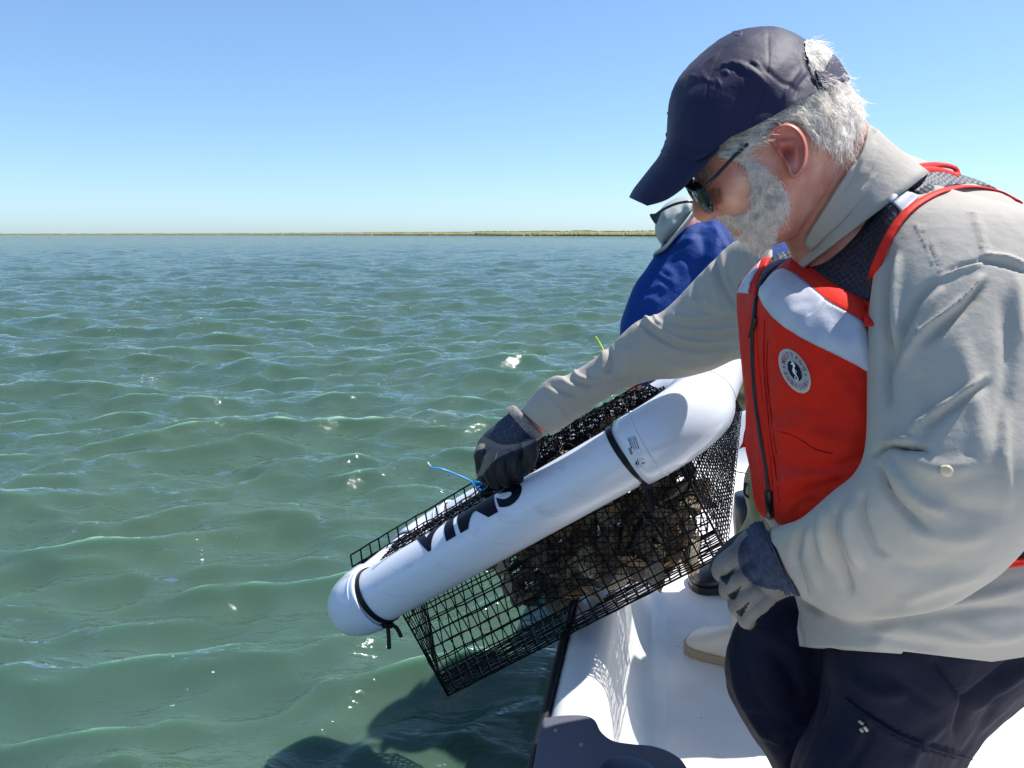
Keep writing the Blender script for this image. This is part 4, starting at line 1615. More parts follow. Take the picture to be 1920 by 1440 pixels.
# shirt front tail hanging free at the left
v, f = drape([(1498, 1150), (1494, 1180), (1499, 1212), (1530, 1216), (1600, 1220), (1690, 1226), (1720, 1190), (1660, 1150), (1560, 1140)], TB, 0.016, 0.004, rnd=4, step=5, smooth_n=1, relax=25, wob=0.006)
obj("shirt_tail", v, f, M['shirt'], man)
# cuffs
cf = [(1000, 742, 1052, 806, 1.315, 0.95), (979, 767, 1034, 815, 1.325, 0.92), (977, 770, 1031, 816, 1.3265, 0.88)]
v, f = loft(shrink(cf, 1.03), n=4, K=40, cap=False)
cuf = obj("cuff", v, f, M['shirt'], man)
md = cuf.modifiers.new("t", 'SOLIDIFY'); md.thickness = 0.002
cf = [(1480, 990, 1560, 1150, 0.86, 0.8), (1452, 992, 1520, 1128, 0.872, 0.82), (1440, 1003, 1500, 1118, 0.88, 0.8)]
v, f = loft(shrink(cf, 1.03), n=4, K=48, cap=False)
v = folds(v, f, [([(1450, 1000), (1460, 1050), (1500, 1120)], 4, -2)])
cuf = obj("cuff", v, f, M['shirt'], man)
md = cuf.modifiers.new("t", 'SOLIDIFY'); md.thickness = 0.002
# button tab
v, f = drape([(1762, 876), (1768, 872), (1778, 872), (1786, 877), (1788, 884), (1784, 892), (1775, 895), (1766, 892), (1761, 885)], SB, 0.004, 0.001, rnd=5, step=1.6, smooth_n=3, relax=40)
obj("button", v, f, M['button'], man)

# collar: standing round the neck and folded down the front
v, f = drape([(1628, 236), (1641, 240), (1662, 262), (1684, 285), (1690, 300), (1672, 318), (1645, 345), (1612, 383), (1580, 418), (1552, 443), (1527, 467), (1517, 468), (1508, 452), (1531, 411), (1549, 383), (1568, 352), (1592, 318), (1612, 290), (1622, 262)],
             bvh_of(*join([(SV, SF), (bodyV, bodyF)])), 0.009, 0.003, rnd=5, step=3.0, smooth_n=3, relax=14, wob=0.003)
v = folds(v, f, [([(1612, 300), (1600, 330), (1570, 375)], 5, -2.5), ([(1640, 262), (1636, 300), (1610, 345)], 5, 3), ([(1655, 285), (1640, 320), (1615, 350)], 4, -2.5)])
obj("collar", v, f, M['shirt'], man)
v, f = loft([(1520, 455, 1640, 250, 0.895, 0.80), (1500, 480, 1668, 285, 0.905, 0.92), (1480, 520, 1720, 340, 0.92, 1.05)], n=4, K=48, cap=False)
co = obj("collar_stand", v, f, M['shirt'], man)
md = co.modifiers.new("t", 'SOLIDIFY'); md.thickness = 0.003

# ---- float vest
vest = man


def panel(name, poly, bv, off, m, rnd=8, step=5, wob=0.0, thick=0.004, seed=0, relax=12, smooth_n=3, fo=None):
    v, f = drape(poly, bv, off, thick, rnd, step, smooth_n, relax, wob, seed)
    if fo:
        v = folds(v, f, fo)
    return obj(name, v, f, m, man), bvh_of(v, f)


PB = [(1424, 548), (1446, 515), (1470, 492), (1484, 486), (1520, 508), (1554, 530), (1624, 568), (1640, 640), (1680, 760), (1690, 860), (1620, 930), (1540, 985), (1480, 986), (1452, 974), (1448, 900), (1436, 800), (1424, 690), (1418, 600)]
PBo, PBB = panel("vest_front", PB, TORB, 0.030, M['vest'], rnd=34, step=5, wob=0.008, seed=3,
                 fo=[([(1445, 800), (1520, 815), (1600, 840)], 14, 4), ([(1450, 860), (1540, 880), (1640, 850)], 10, -4), ([(1470, 940), (1520, 920), (1580, 900)], 9, -4), ([(1460, 905), (1510, 895), (1560, 890)], 10, 3),
                     ([(1490, 965), (1500, 945), (1530, 940)], 5, -3), ([(1437, 600), (1436, 700), (1450, 820), (1458, 900)], 5, -2.5), ([(1560, 700), (1600, 760), (1640, 800)], 18, 4), ([(1480, 760), (1560, 770)], 12, -3)])
PA = [(1381, 552), (1396, 520), (1424, 488), (1434, 482), (1446, 486), (1436, 510), (1424, 535), (1424, 600), (1430, 700), (1444, 800), (1452, 900), (1452, 972), (1418, 955), (1406, 880), (1396, 830), (1398, 770), (1388, 660)]
PAo, PAB = panel("vest_front", PA, TORB, 0.022, M['vest'], rnd=12, step=4, wob=0.006, seed=5, relax=20)
# torn flap of cloth at the edge of the vest
v, f = drape([(1398, 800), (1392, 830), (1385, 843), (1400, 838), (1410, 870), (1412, 820)], bvh_of(*inflate([(1370, 780), (1370, 880), (1430, 880), (1430, 780)], 0.99, 0.004, 5, step=6)), 0.004, 0.003, rnd=3, step=2.5, smooth_n=2)
obj("vest_flap", v, f, M['vest'], man)
both = bvh_of(*join([(np.array([vv.co[:] for vv in o_.data.vertices]), [tuple(p.vertices) for p in o_.data.polygons]) for o_ in (PBo, PAo)] + [(tors_V, tors_F)]))
panel("reflective_band", [(1421, 552), (1432, 530), (1448, 512), (1468, 503), (1500, 520), (1554, 566), (1620, 604), (1630, 640), (1637, 698), (1600, 684), (1568, 666), (1499, 632), (1447, 594)][:6] + [(1620, 604), (1630, 645), (1637, 699), (1604, 684), (1568, 666), (1499, 632), (1447, 594)],
      PBB, 0.007, M['reflect'], rnd=3, step=3.5, smooth_n=2, relax=3, fo=[([(1515, 590), (1532, 575), (1548, 560)], 2.2, -2.2), ([(1470, 530), (1490, 525), (1505, 520)], 2.2, -1.8), ([(1560, 640), (1580, 600)], 3, 1.5)])
panel("reflective_band", [(1381, 549), (1388, 534), (1396, 520), (1412, 502), (1427, 487), (1418, 512), (1408, 530), (1404, 551)], PAB, 0.006, M['reflect'], rnd=3, step=2.5, smooth_n=1, relax=3)
# stitched edges of the tape
for pts in ([(1447, 597), (1499, 636), (1568, 670), (1637, 702)], [(1468, 508), (1500, 524), (1554, 570), (1618, 607)]):
    v, f = drape_line([(a, b - 5) for a, b in pts], PBB, 0.0005, 0.0038)
    obj("stitching", v, f, mat("thread", (0.13, 0.15, 0.22), 0.7), man)
for pts in ([(1434, 600), (1432, 680), (1440, 780), (1452, 870), (1462, 940)], [(1450, 806), (1490, 818), (1528, 842), (1560, 850)], [(1440, 640), (1438, 700), (1446, 780), (1456, 850)]):
    v, f = drape_line(pts, PBB, 0.0006, 0.0004)
    obj("stitching", v, f, mat("red_thread", (0.25, 0.006, 0.006), 0.8, spec=0.1), man)
# little certification mark printed on the tape
for (x, y, w_) in ((1524, 625, 9), (1536, 629, 3), (1553, 635, 8), (1566, 640, 5)):
    v, f = drape_line([(x, y), (x + w_ / 2, y + w_ * 0.12), (x + w_, y + w_ * 0.3)], PBB, 0.0006, 0.004, 5, 3)
    obj("printed_mark", v, f, mat("print", (0.08, 0.09, 0.14), 0.7), man)
th = np.linspace(0, 2 * math.pi, 14)
v, f = drape_line([(1546 + 3.5 * math.cos(t), 632 + 3.5 * math.sin(t)) for t in th], PBB, 0.0007, 0.004, 5, 2)
obj("printed_mark", v, f, mat("print", (0.08, 0.09, 0.14), 0.7), man)
# dark gap inside the collar of the vest
panel("vest_lining", [(1450, 478), (1436, 500), (1414, 535), (1408, 560), (1420, 558), (1432, 530), (1450, 508), (1478, 490), (1504, 488), (1510, 478), (1480, 470)], TORB, 0.010, M['meshcloth'], rnd=5, step=3.5, smooth_n=2)
# shoulder mesh
SHM = [(1499, 486), (1530, 466), (1554, 447), (1580, 420), (1603, 396), (1640, 366), (1672, 380), (1690, 402), (1668, 440), (1648, 490), (1636, 540), (1628, 572), (1590, 552), (1554, 530), (1520, 506)]
panel("shoulder_mesh", SHM, bvh_of(*join([(tors_V, tors_F), (SV, SF)])), 0.010, M['meshcloth'], rnd=6, step=4, smooth_n=2, relax=25, wob=0.003)
panel("vest_yoke", [(1482, 486), (1500, 484), (1554, 526), (1628, 566), (1632, 606), (1618, 606), (1554, 569), (1500, 524), (1468, 505)], PBB, 0.0025, M['vest_trim'], rnd=3, step=3.5, smooth_n=1, relax=3)
ALLB = bvh_of(*join([(SV, SF)]))
panel("shoulder_mesh", [(1684, 341), (1700, 328), (1730, 320), (1777, 322), (1812, 330), (1846, 342), (1872, 356), (1835, 350), (1800, 348), (1768, 354), (1728, 368), (1705, 356)], ALLB, 0.008, M['meshcloth'], rnd=4, step=3, smooth_n=2, relax=20)
panel("strap_tab", [(1645, 363), (1664, 350), (1682, 339), (1690, 350), (1697, 358), (1672, 382), (1655, 374)], ALLB, 0.013, M['reflect'], rnd=3, step=2.5, smooth_n=1, relax=20)
panel("strap_tab", [(1672, 381), (1700, 356), (1726, 367), (1708, 384), (1692, 402), (1684, 392)], ALLB, 0.015, M['reflect'], rnd=3, step=2.5, smooth_n=1, relax=20)
for pts, r_ in (([(1632, 377), (1645, 362), (1664, 345), (1686, 331), (1712, 322), (1745, 318), (1775, 322), (1797, 330)], 0.0042),
                ([(1690, 330), (1720, 314), (1757, 309), (1788, 314), (1797, 328)], 0.0036),
                ([(1630, 610), (1627, 570), (1634, 530), (1648, 485), (1670, 438), (1694, 404), (1722, 380), (1760, 360), (1800, 350), (1840, 351), (1880, 361), (1912, 378)], 0.0042),
                ([(1634, 380), (1600, 405), (1570, 436), (1540, 462), (1502, 488)], 0.0015)):
    v, f = drape_line(pts, bvh_of(*join([(SV, SF), (tors_V, tors_F)])), r_ * 1.15, 0.010, 8, 8, flat=0.3)
    obj("vest_trim", v, f, M['vest_trim'], man)
v, f = drape_line([(1632, 604), (1630, 640), (1634, 680), (1640, 702)], PBB, 0.0042, 0.002, 8, 8, flat=0.6)
obj("vest_trim", v, f, M['vest_trim'], man)
# zipper
zp = [(1419, 556), (1413, 600), (1411, 650), (1413, 700), (1418, 760), (1427, 820), (1437, 880), (1442, 930), (1443, 965)]
v, f = drape_line(zp, both, 0.0030, 0.002, 8, 8, flat=0.7)
zo = obj("zipper", v, f, M['black'], man)
v, f = drape_line([(1417, 596), (1412, 612), (1406, 632)], both, 0.0030, 0.006, 6, 6, flat=0.6)
obj("zipper_pull", v, f, M['black'], zo)
v, f = drape_line([(1442, 920), (1444, 945), (1446, 968)], both, 0.0065, 0.003, 6, 6, flat=0.5)
obj("buckle", v, f, M['black'], man)
# back panel of the vest, peeping out below the elbow
panel("vest_back", [(1852, 1062), (1880, 1030), (1910, 1002), (1960, 975), (2050, 960), (2050, 1040), (1960, 1046), (1905, 1052)], TORB, 0.012, M['meshcloth'], rnd=4, step=4, smooth_n=1)
v, f = drape_line([(1850, 1064), (1900, 1056), (1960, 1048), (2040, 1042)], TORB, 0.0042, 0.014, 8, 8, flat=0.6)
obj("vest_trim", v, f, M['vest_trim'], man)

# ---- round patch with its lettering and sea-horse
PC = np.array([1490.0, 695.5]); E1 = np.array([28.5, 10.0]); E2 = np.array([8.0, 39.5])


def pmap(x, y):
    x = np.asarray(x, float); y = np.asarray(y, float)
    return PC[0] + E1[0] * x - E2[0] * y, PC[1] + E1[1] * x - E2[1] * y


def circ(r, n=28):
    t = np.linspace(0, 2 * math.pi, n, endpoint=False)
    a, b_ = pmap(r * np.cos(t), r * np.sin(t))
    return np.stack([a, b_], 1)


v, f = drape(circ(1.03), PBB, 0.0018, 0.001, rnd=2, step=2, smooth_n=0, relax=2)
pb = obj("patch", v, f, M['patch_rim'], man)
v, f = drape(circ(0.94), PBB, 0.0024, 0.001, rnd=1, step=2, smooth_n=0, relax=2)
obj("patch_field", v, f, M['patch'], pb)
v, f = drape(circ(0.53), PBB, 0.0034, 0.001, rnd=1, step=1.5, smooth_n=0, relax=2)
obj("patch_rim", v, f, M['patch_rim'], pb)
v, f = drape(circ(0.49), PBB, 0.0042, 0.001, rnd=1, step=1.5, smooth_n=0, relax=2)
obj("patch_center", v, f, M['ink'], pb)


def glyph(ch):
    cu = bpy.data.curves.new("g", 'FONT')
    cu.body = ch
    cu.size = 1.0
    cu.offset = 0.02
    cu.resolution_u = 3
    cu.align_x = 'CENTER'
    to = bpy.data.objects.new("tmp", cu)
    COL.objects.link(to)
    dg = bpy.context.evaluated_depsgraph_get()
    dg.update()
    tm = bpy.data.meshes.new_from_object(to.evaluated_get(dg))
    V = np.array([v.co[:2] for v in tm.vertices])
    F = [tuple(p.vertices) for p in tm.polygons]
    bpy.data.objects.remove(to)
    return V, F


def decal(V2, F, bv, off):
    d = cast(bv, V2[:, 0], V2[:, 1])
    d = np.where(np.isnan(d), np.nanmedian(d), d)
    return P(V2[:, 0], V2[:, 1], d - off), [t[::-1] for t in F]


parts = []
for word, a0, a1, top in (("MUSTANG", 158, 22, True), ("SURVIVAL", 203, 337, False)):
    for i, ch in enumerate(word):
        a = math.radians(a0 + (a1 - a0) * i / (len(word) - 1))
        gv, gf = glyph(ch)
        s = 0.34
        y = (gv[:, 1] - 0.35) * s
        x = gv[:, 0] * s * 0.85
        if top:
            R_ = 0.74 + y; an = a - x / 0.74
        else:
            R_ = 0.74 - y; an = a + x / 0.74
        X, Y = pmap(R_ * np.cos(an), R_ * np.sin(an))
        parts.append(decal(np.stack([X, Y], 1), gf, PBB, 0.0036))
v, f = join(parts)
obj("patch_lettering", v, f, M['patch_red'], pb, smooth=False)
for sx in (-1, 1):
    a, b_ = pmap(0.72 * sx + 0.05 * np.cos(th), 0.05 * np.sin(th))
    v, f = decal(np.stack([a, b_], 1)[:-1], [tuple(range(len(th) - 1))], PBB, 0.0036)
    obj("patch_dot", v, f, M['ink'], pb, smooth=False)


def ribbon(pts, w, n=6):
    s = catmull(np.array(pts, float), n)
    ww = catmull(np.array([(x, 0) for x in w], float), n)[:, 0]
    t = np.gradient(s, axis=0)
    t /= np.linalg.norm(t, axis=1)[:, None] + 1e-9
    nn = np.stack([-t[:, 1], t[:, 0]], 1)
    a, b_ = s + nn * ww[:, None], s - nn * ww[:, None]
    k = len(s)
    return np.vstack([a, b_]), [(i, i + 1, k + i + 1, k + i) for i in range(k - 1)]


parts = []
for pts, w in (([(-0.20, 0.30), (-0.10, 0.30), (-0.02, 0.34), (0.03, 0.28), (-0.02, 0.18), (-0.03, 0.08), (-0.08, -0.02), (-0.04, -0.12), (0.06, -0.22), (0.12, -0.33), (0.06, -0.43), (-0.06, -0.40), (-0.08, -0.30), (-0.02, -0.28)],
                [0.015, 0.035, 0.07, 0.075, 0.05, 0.065, 0.085, 0.07, 0.04, 0.032, 0.03, 0.028, 0.024, 0.015]), ([(-0.04, 0.36), (-0.08, 0.42), (-0.02, 0.41), (0.03, 0.37)], [0.01, 0.03, 0.03, 0.01]),
               ([(0.04, 0.06), (0.10, 0.0), (0.06, -0.10)], [0.01, 0.03, 0.01])):
    rv, rf = ribbon(pts, w)
    X, Y = pmap(rv[:, 0], rv[:, 1])
    parts.append(decal(np.stack([X, Y], 1), rf, PBB, 0.0052))
v, f = join(parts)
obj("patch_emblem", v, f, M['patch_white'], pb, smooth=False)

# ---- cap
CROWN = [(1249, 286), (1249, 262), (1253, 207), (1264, 169), (1288, 131), (1316, 103), (1343, 80), (1376, 62), (1414, 53), (1456, 53), (1488, 64), (1514, 84), (1528, 121), (1546, 158), (1522, 177), (1497, 190), (1462, 211), (1414, 237), (1372, 256), (1344, 277), (1300, 288), (1270, 292)]
FULLCAP = [(1240, 300), (1247, 262), (1251, 207), (1262, 168), (1286, 130), (1314, 102), (1342, 79), (1376, 61), (1414, 52), (1458, 52), (1492, 62), (1520, 82), (1560, 120), (1600, 170), (1622, 240), (1618, 330), (1570, 420), (1420, 440), (1300, 390)]
CROWN = [(1236, 286), (1240, 240), (1240, 200), (1250, 150), (1280, 110), (1340, 60), (1400, 40), (1470, 40), (1512, 68), (1522, 100), (1532, 130), (1548, 160), (1522, 175), (1497, 189), (1462, 210), (1414, 237), (1372, 256), (1346, 276), (1318, 296), (1290, 304), (1262, 298)]
cv, cf_ = shell(CROWN, FULLCAP, HD, 0.090, 125, step=2.6)
g = random.Random(4)
cl = []
for i in range(14):      # gathered cloth over the top of the crown
    t = i / 25
    x = 1300 + 210 * t + g.uniform(-8, 8)
    y = 150 - 60 * math.sin(t * 2.4) + 60 * t + g.uniform(-12, 12)
    ln = g.uniform(12, 30)
    a = g.uniform(0.5, 1.1)
    cl.append(([(x, y), (x + ln * 0.5 * math.cos(a), y + ln * 0.5 * math.sin(a) * 0.6), (x + ln * math.cos(a), y + ln * math.sin(a))], g.uniform(2.5, 4), g.choice((-2.6, 2.6, 2.2))))
cl += [([(1350, 122), (1380, 118), (1410, 135), (1440, 160)], 5, 4), ([(1345, 130), (1375, 128), (1405, 146)], 4, -3), ([(1300, 150), (1320, 120), (1345, 100)], 4, 3), ([(1420, 120), (1460, 150), (1500, 170)], 5, -3),
       ([(1470, 190), (1480, 160), (1500, 130)], 5, 3.5), ([(1490, 185), (1500, 160), (1515, 140)], 4, -3), ([(1255, 255), (1300, 275), (1345, 270)], 3, -2), ([(1376, 62), (1340, 120), (1320, 200), (1320, 270)], 2.2, -1.8),
       ([(1440, 55), (1440, 120), (1425, 190), (1400, 240)], 2.2, -1.5), ([(1502, 100), (1510, 130), (1520, 160)], 2.5, 1.5)]
cl = [(a[0], a[1], a[2] * 0.42) for a in cl]
cv = folds(cv, cf_, cl)
cv = cv + vnormals(cv, cf_) * (hash_noise(cv, 0.035, 8) * 0.003 + hash_noise(cv, 0.012, 9) * 0.0007)[:, None]
cap_o = obj("cap", cv, cf_, M['navy'], man)
CB = bvh_of(cv, cf_)
# brim
Cc = catmull([(1252, 258), (1238, 292), (1220, 316), (1202, 339), (1189, 356), (1181, 371)], 6)
Ec = catmull([(1352, 276), (1322, 312), (1300, 334), (1278, 356), (1248, 376), (1214, 386)], 6)
V, F = [], []
S = np.linspace(-1, 1, 41)
for i in range(len(Cc)):
    t = i / (len(Cc) - 1)
    for s in S:
        a = abs(s) * math.radians(84)
        w = (1 - math.cos(a)) / (1 - math.cos(math.radians(84)))
        # the front edge rounds off: outer rows pull back as |s| grows
        x = Cc[i, 0] + (Ec[i, 0] - Cc[i, 0]) * w
        y = Cc[i, 1] + (Ec[i, 1] - Cc[i, 1]) * w
        V.append(P(x, y, HD - math.sin(a) * (0.080 - 0.02 * t * t) * (1 if s > 0 else -1)))
k = len(S)
for i in range(len(Cc) - 1):
    for j in range(k - 1):
        F.append((i * k + j, (i + 1) * k + j, (i + 1) * k + j + 1, i * k + j + 1))
br = obj("brim", V, F, M['navy'], cap_o)
md = br.modifiers.new("t", 'SOLIDIFY'); md.thickness = 0.0028; md.offset = 0
md = br.modifiers.new("s", 'SUBSURF'); md.levels = 1; md.render_levels = 1
# top button and strap
v, f = drape([(1372, 60), (1382, 57), (1392, 59), (1390, 66), (1378, 68)], CB, 0.003, 0.001, rnd=3, step=1.5, relax=10)
obj("cap_button", v, f, M['navy'], cap_o)
SFULL = [(1290, 318), (1296, 270), (1300, 200), (1330, 135), (1372, 86), (1430, 62), (1500, 64), (1556, 95), (1585, 136), (1613, 188), (1622, 225), (1617, 268), (1600, 320), (1570, 390), (1500, 440), (1430, 470), (1340, 410)]
V, F = shell([(1528, 132), (1538, 136), (1552, 126), (1562, 104), (1590, 120), (1592, 150), (1574, 153), (1552, 166), (1540, 164)], SFULL, HD, 0.0865, 105, step=2, pw=2.0, smooth_n=2)
so = obj("cap_strap", V, F, M['navy'], cap_o)
md = so.modifiers.new("t", 'SOLIDIFY'); md.thickness = 0.0025; md.offset = 0

# ---- glasses
gl = obj("sunglasses", *tube_px([(1402, 270, HD - 0.082), (1378, 292, HD - 0.084), (1350, 322, HD - 0.084), (1328, 344, HD - 0.080), (1312, 358, HD - 0.070)], 0.0016, 8, flat=1.3), M['frame'], man)


def lens(cx, cy, d, rx, ry, name):
    """a dark lens seen nearly edge on: facing where the face looks"""
    e_up = np.array([-0.50, -0.86])
    c = P(cx, cy, d)
    upv = P(cx + e_up[0] * 10, cy + e_up[1] * 10, d) - c
    upv /= np.linalg.norm(upv)
    lat = CAM - c
    lat /= np.linalg.norm(lat)
    fwd = P(cx - 0.86 * 10, cy + 0.50 * 10, d) - c
    fwd /= np.linalg.norm(fwd)
    lat = lat * 0.97 + fwd * (-0.22)
    lat /= np.linalg.norm(lat)
    fw2 = np.cross(upv, lat)
    if fw2 @ fwd < 0:
        fw2 = -fw2
    V, F = [], []
    K = 32
    for r, bul in ((0.01, 0.0035), (0.5, 0.0028), (1.0, 0.0)):
        for k_ in range(K):
            t = 2 * math.pi * k_ / K
            co_, si_ = math.cos(t), math.sin(t)
            V.append(c + lat * rx * r * np.sign(co_) * abs(co_) ** 0.8 + upv * ry * r * np.sign(si_) * abs(si_) ** 0.8 + fw2 * bul)
    for i in range(2):
        for k_ in range(K):
            F.append((i * K + k_, i * K + (k_ + 1) % K, (i + 1) * K + (k_ + 1) % K, (i + 1) * K + k_))
    F.append(tuple(range(K)))
    o = obj("lens", V, F, M['lens'], gl)
    md = o.modifiers.new("t", 'SOLIDIFY'); md.thickness = 0.0018
    rim = V[2 * K:]
    v, f = tube(rim, 0.0013, 8, closed=True)
    obj("rim", v, f, M['frame'], gl)


lens(1317, 371, HD - 0.046, 0.027, 0.0185, "l")
lens(1303, 360, HD + 0.030, 0.026, 0.0185, "r")
v, f = tube_px([(1310, 357, HD - 0.070), (1300, 356, HD - 0.045), (1291, 349, HD - 0.02), (1286, 347, HD)], 0.0030, 8)
obj("bridge", v, f, M['frame'], gl)
v, f = tube_px([(1286, 347, HD), (1290, 352, HD + 0.01), (1296, 362, HD + 0.012), (1302, 368, HD + 0.014)], 0.0024, 8)
obj("bridge", v, f, M['frame'], gl)

# ---- beard and hair
BEARD = [(1392, 292), (1412, 296), (1434, 318), (1456, 338), (1474, 362), (1480, 388), (1466, 412), (1458, 440), (1442, 466), (1418, 473), (1398, 462), (1384, 449), (1379, 443), (1394, 438), (1390, 429), (1374, 422), (1356, 412), (1341, 407), (1350, 402), (1375, 404), (1398, 400), (1412, 382), (1412, 352), (1402, 326)]
bb_v, bb_f = drape(BEARD, BB, 0.0028, 0.004, rnd=9, step=3, smooth_n=3, relax=4, wob=0.003, seed=6)
obj("beard", bb_v, bb_f, M['beardbase'], man)
HAIR = [(1405, 240), (1430, 226), (1462, 208), (1497, 186), (1530, 160), (1516, 120), (1508, 80), (1530, 76), (1560, 100), (1590, 140), (1612, 182), (1619, 214), (1619, 245), (1604, 262), (1582, 284), (1566, 282), (1552, 268), (1536, 258), (1516, 243), (1498, 232), (1474, 224), (1448, 230), (1436, 246), (1418, 262), (1400, 285), (1368, 300), (1346, 290), (1352, 268), (1380, 250)]
HFULL = [(1290, 318), (1296, 270), (1300, 200), (1330, 135), (1372, 90), (1430, 66), (1500, 68), (1552, 98), (1580, 138), (1610, 190), (1620, 225), (1617, 268), (1600, 320), (1570, 390), (1500, 440), (1430, 470), (1340, 410)]
hv, hf = shell(HAIR, HFULL, HD, 0.0805, 105, step=3, pw=2.0, smooth_full=6)
hv = hv + vnormals(hv, hf) * (hash_noise(hv, 0.02, 12) * 0.006 + hash_noise(hv, 0.008, 13) * 0.003)[:, None]
hair_o = obj("hair", hv, hf, M['hairbase'], man)
TUFT = [(1516, 92), (1532, 92), (1550, 104), (1556, 122), (1546, 140), (1530, 136), (1520, 116)]
tv_, tf_ = inflate(TUFT, HD, 0.045, 22, step=3.5)
obj("hair_tuft", tv_, tf_, M['hairbase'], hair_o)


MOUTH = [(1340, 412), (1362, 414), (1386, 422), (1396, 432), (1388, 442), (1372, 446), (1352, 432)]


def strands(name, surfV, surfF, poly, n, length, flow, mat_, parent, rad=0.00022, spread=0.35, curl=0.15, lift=0.35, seed=1, both=True, segs=4, front_only=False, avoid=None):
    g = np.random.default_rng(seed)
    N = vnormals(surfV, surfF)
    C = surfV[[t[0] for t in surfF]]
    NN = N[[t[0] for t in surfF]]
    px, py, d = proj(C)
    m = inside(np.stack([px, py], 1), np.array(poly, float))
    if front_only:
        m &= d < HD
    if avoid is not None:
        m &= ~inside(np.stack([px, py], 1), np.array(avoid, float))
    idx = np.where(m)[0]
    if len(idx) == 0:
        return
    pick = idx[g.integers(0, len(idx), n)]
    c = C[pick] + g.normal(0, 0.0016, (n, 3)) * 1.0
    nn = NN[pick]
    x, y, dd = proj(c)
    fx, fy = flow(x, y)
    fvec = P(x + fx * 10, y + fy * 10, dd) - P(x, y, dd)
    fvec /= np.linalg.norm(fvec, axis=1)[:, None]
    fvec = fvec - nn * (fvec * nn).sum(1)[:, None]
    # clumps share a bend
    cl_ = np.stack([hash_noise(c, 0.012, 21), hash_noise(c, 0.012, 22), hash_noise(c, 0.012, 23)], 1) * 2
    dirv = fvec + nn * lift * g.uniform(0.3, 1.3, n)[:, None] + g.normal(0, spread, (n, 3)) * 0.5 + cl_ * spread * 1.6
    dirv /= np.linalg.norm(dirv, axis=1)[:, None]
    Ls = length * g.uniform(0.5, 1.2, n)
    bend = g.normal(0, curl, (n, 3)) + cl_ * curl - nn * lift * 0.35
    V = np.zeros((n, segs + 1, 2, 3))
    ori = g.uniform(0, math.pi, n)[:, None]
    for s in range(segs + 1):
        t = s / segs
        p = c + dirv * (Ls * t)[:, None] + bend * (Ls * t * t)[:, None]
        tg = dirv + bend * 2 * t
        a = np.cross(tg, np.array([0.3, 0.5, 0.8]))
        a /= np.linalg.norm(a, axis=1)[:, None]
        b_ = np.cross(tg, a)
        b_ /= np.linalg.norm(b_, axis=1)[:, None]
        r = rad * (1 - 0.75 * t)
        w_ = np.cos(ori) * a + np.sin(ori) * b_
        V[:, s, 0] = p + r * 1.3 * w_
        V[:, s, 1] = p - r * 1.3 * w_
    V = V.reshape(-1, 3)
    base = np.arange(n) * (segs + 1) * 2
    fs_ = [np.stack([base + s * 2, base + s * 2 + 1, base + s * 2 + 3, base + s * 2 + 2], 1) for s in range(segs)]
    Fq = np.vstack(fs_)
    me = bpy.data.meshes.new(name)
    me.vertices.add(len(V)); me.vertices.foreach_set("co", V.ravel())
    me.loops.add(len(Fq) * 4); me.loops.foreach_set("vertex_index", Fq.ravel())
    me.polygons.add(len(Fq)); me.polygons.foreach_set("loop_start", np.arange(len(Fq)) * 4); me.polygons.foreach_set("loop_total", np.full(len(Fq), 4))
    me.update()
    me.materials.append(mat_)
    o = bpy.data.objects.new(name, me)
    COL.objects.link(o)
    o.parent = parent
    o.matrix_parent_inverse = Matrix.Translation(-Vector(parent.location)) if parent == man else parent.matrix_world.inverted()
    o["kind"] = "stuff"
    return o


def fl_beard(x, y):
    # from the sideburn down along the jaw, forward at the moustache
    mus = np.clip((1385 - x) / 30, 0, 1) * np.clip((425 - y) / 15, 0, 1)
    fx = 0.10 - 0.25 * np.clip((1440 - x) / 60, 0, 1) + 0.5 * mus
    fy = np.ones_like(x) * (1 - 0.4 * mus)
    return fx, fy


strands("beard_hair", bb_v[:len(bb_v) // 2], [t for t in bb_f if max(t) < len(bb_v) // 2], BEARD, 3700, 0.0095, fl_beard, M['hair'], man, rad=0.00030, spread=0.34, curl=0.3, lift=0.30, seed=2, avoid=MOUTH)
strands("beard_hair", bodyV, bodyF, BEARD, 1500, 0.008, fl_beard, M['hair'], man, seed=3, spread=0.45, avoid=MOUTH)
CHEEK = [(1378, 300), (1400, 300), (1445, 330), (1490, 380), (1478, 430), (1450, 478), (1410, 480), (1380, 452), (1340, 410), (1345, 398), (1385, 395), (1398, 370), (1392, 330)]
strands("beard_hair", bodyV, bodyF, CHEEK, 1500, 0.006, fl_beard, M['hair'], man, seed=4, spread=0.5)


def fl_hair(x, y):
    # combed back from the temple and down to the nape
    back = np.clip((x - 1440) / 120, 0, 1)
    return 0.85 - 0.85 * back, 0.15 + 0.85 * back


strands("hair_strands", hv, hf, HAIR, 10500, 0.016, fl_hair, M['hair'], man, rad=0.00032, spread=0.15, curl=0.18, lift=0.03, seed=5)
strands("hair_strands", tv_, tf_, TUFT, 900, 0.014, lambda x, y: (0.7 + 0 * x, -0.4 + 0 * y), M['hair'], man, seed=6, spread=0.6)
BROW = [(1302, 338), (1320, 326), (1345, 336), (1340, 344), (1318, 338), (1306, 347)]
strands("eyebrow", bodyV, bodyF, BROW, 260, 0.009, lambda x, y: (0.7 + 0 * x, -0.2 + 0 * y), M['hair'], man, seed=7, spread=0.4)
NAPE = [(1560, 285), (1600, 262), (1612, 240), (1614, 270), (1590, 310), (1570, 310)]
strands("hair_strands", bodyV, bodyF, NAPE, 700, 0.012, lambda x, y: (0.3 + 0 * x, 1 + 0 * y), M['hair'], man, seed=8, spread=0.4)


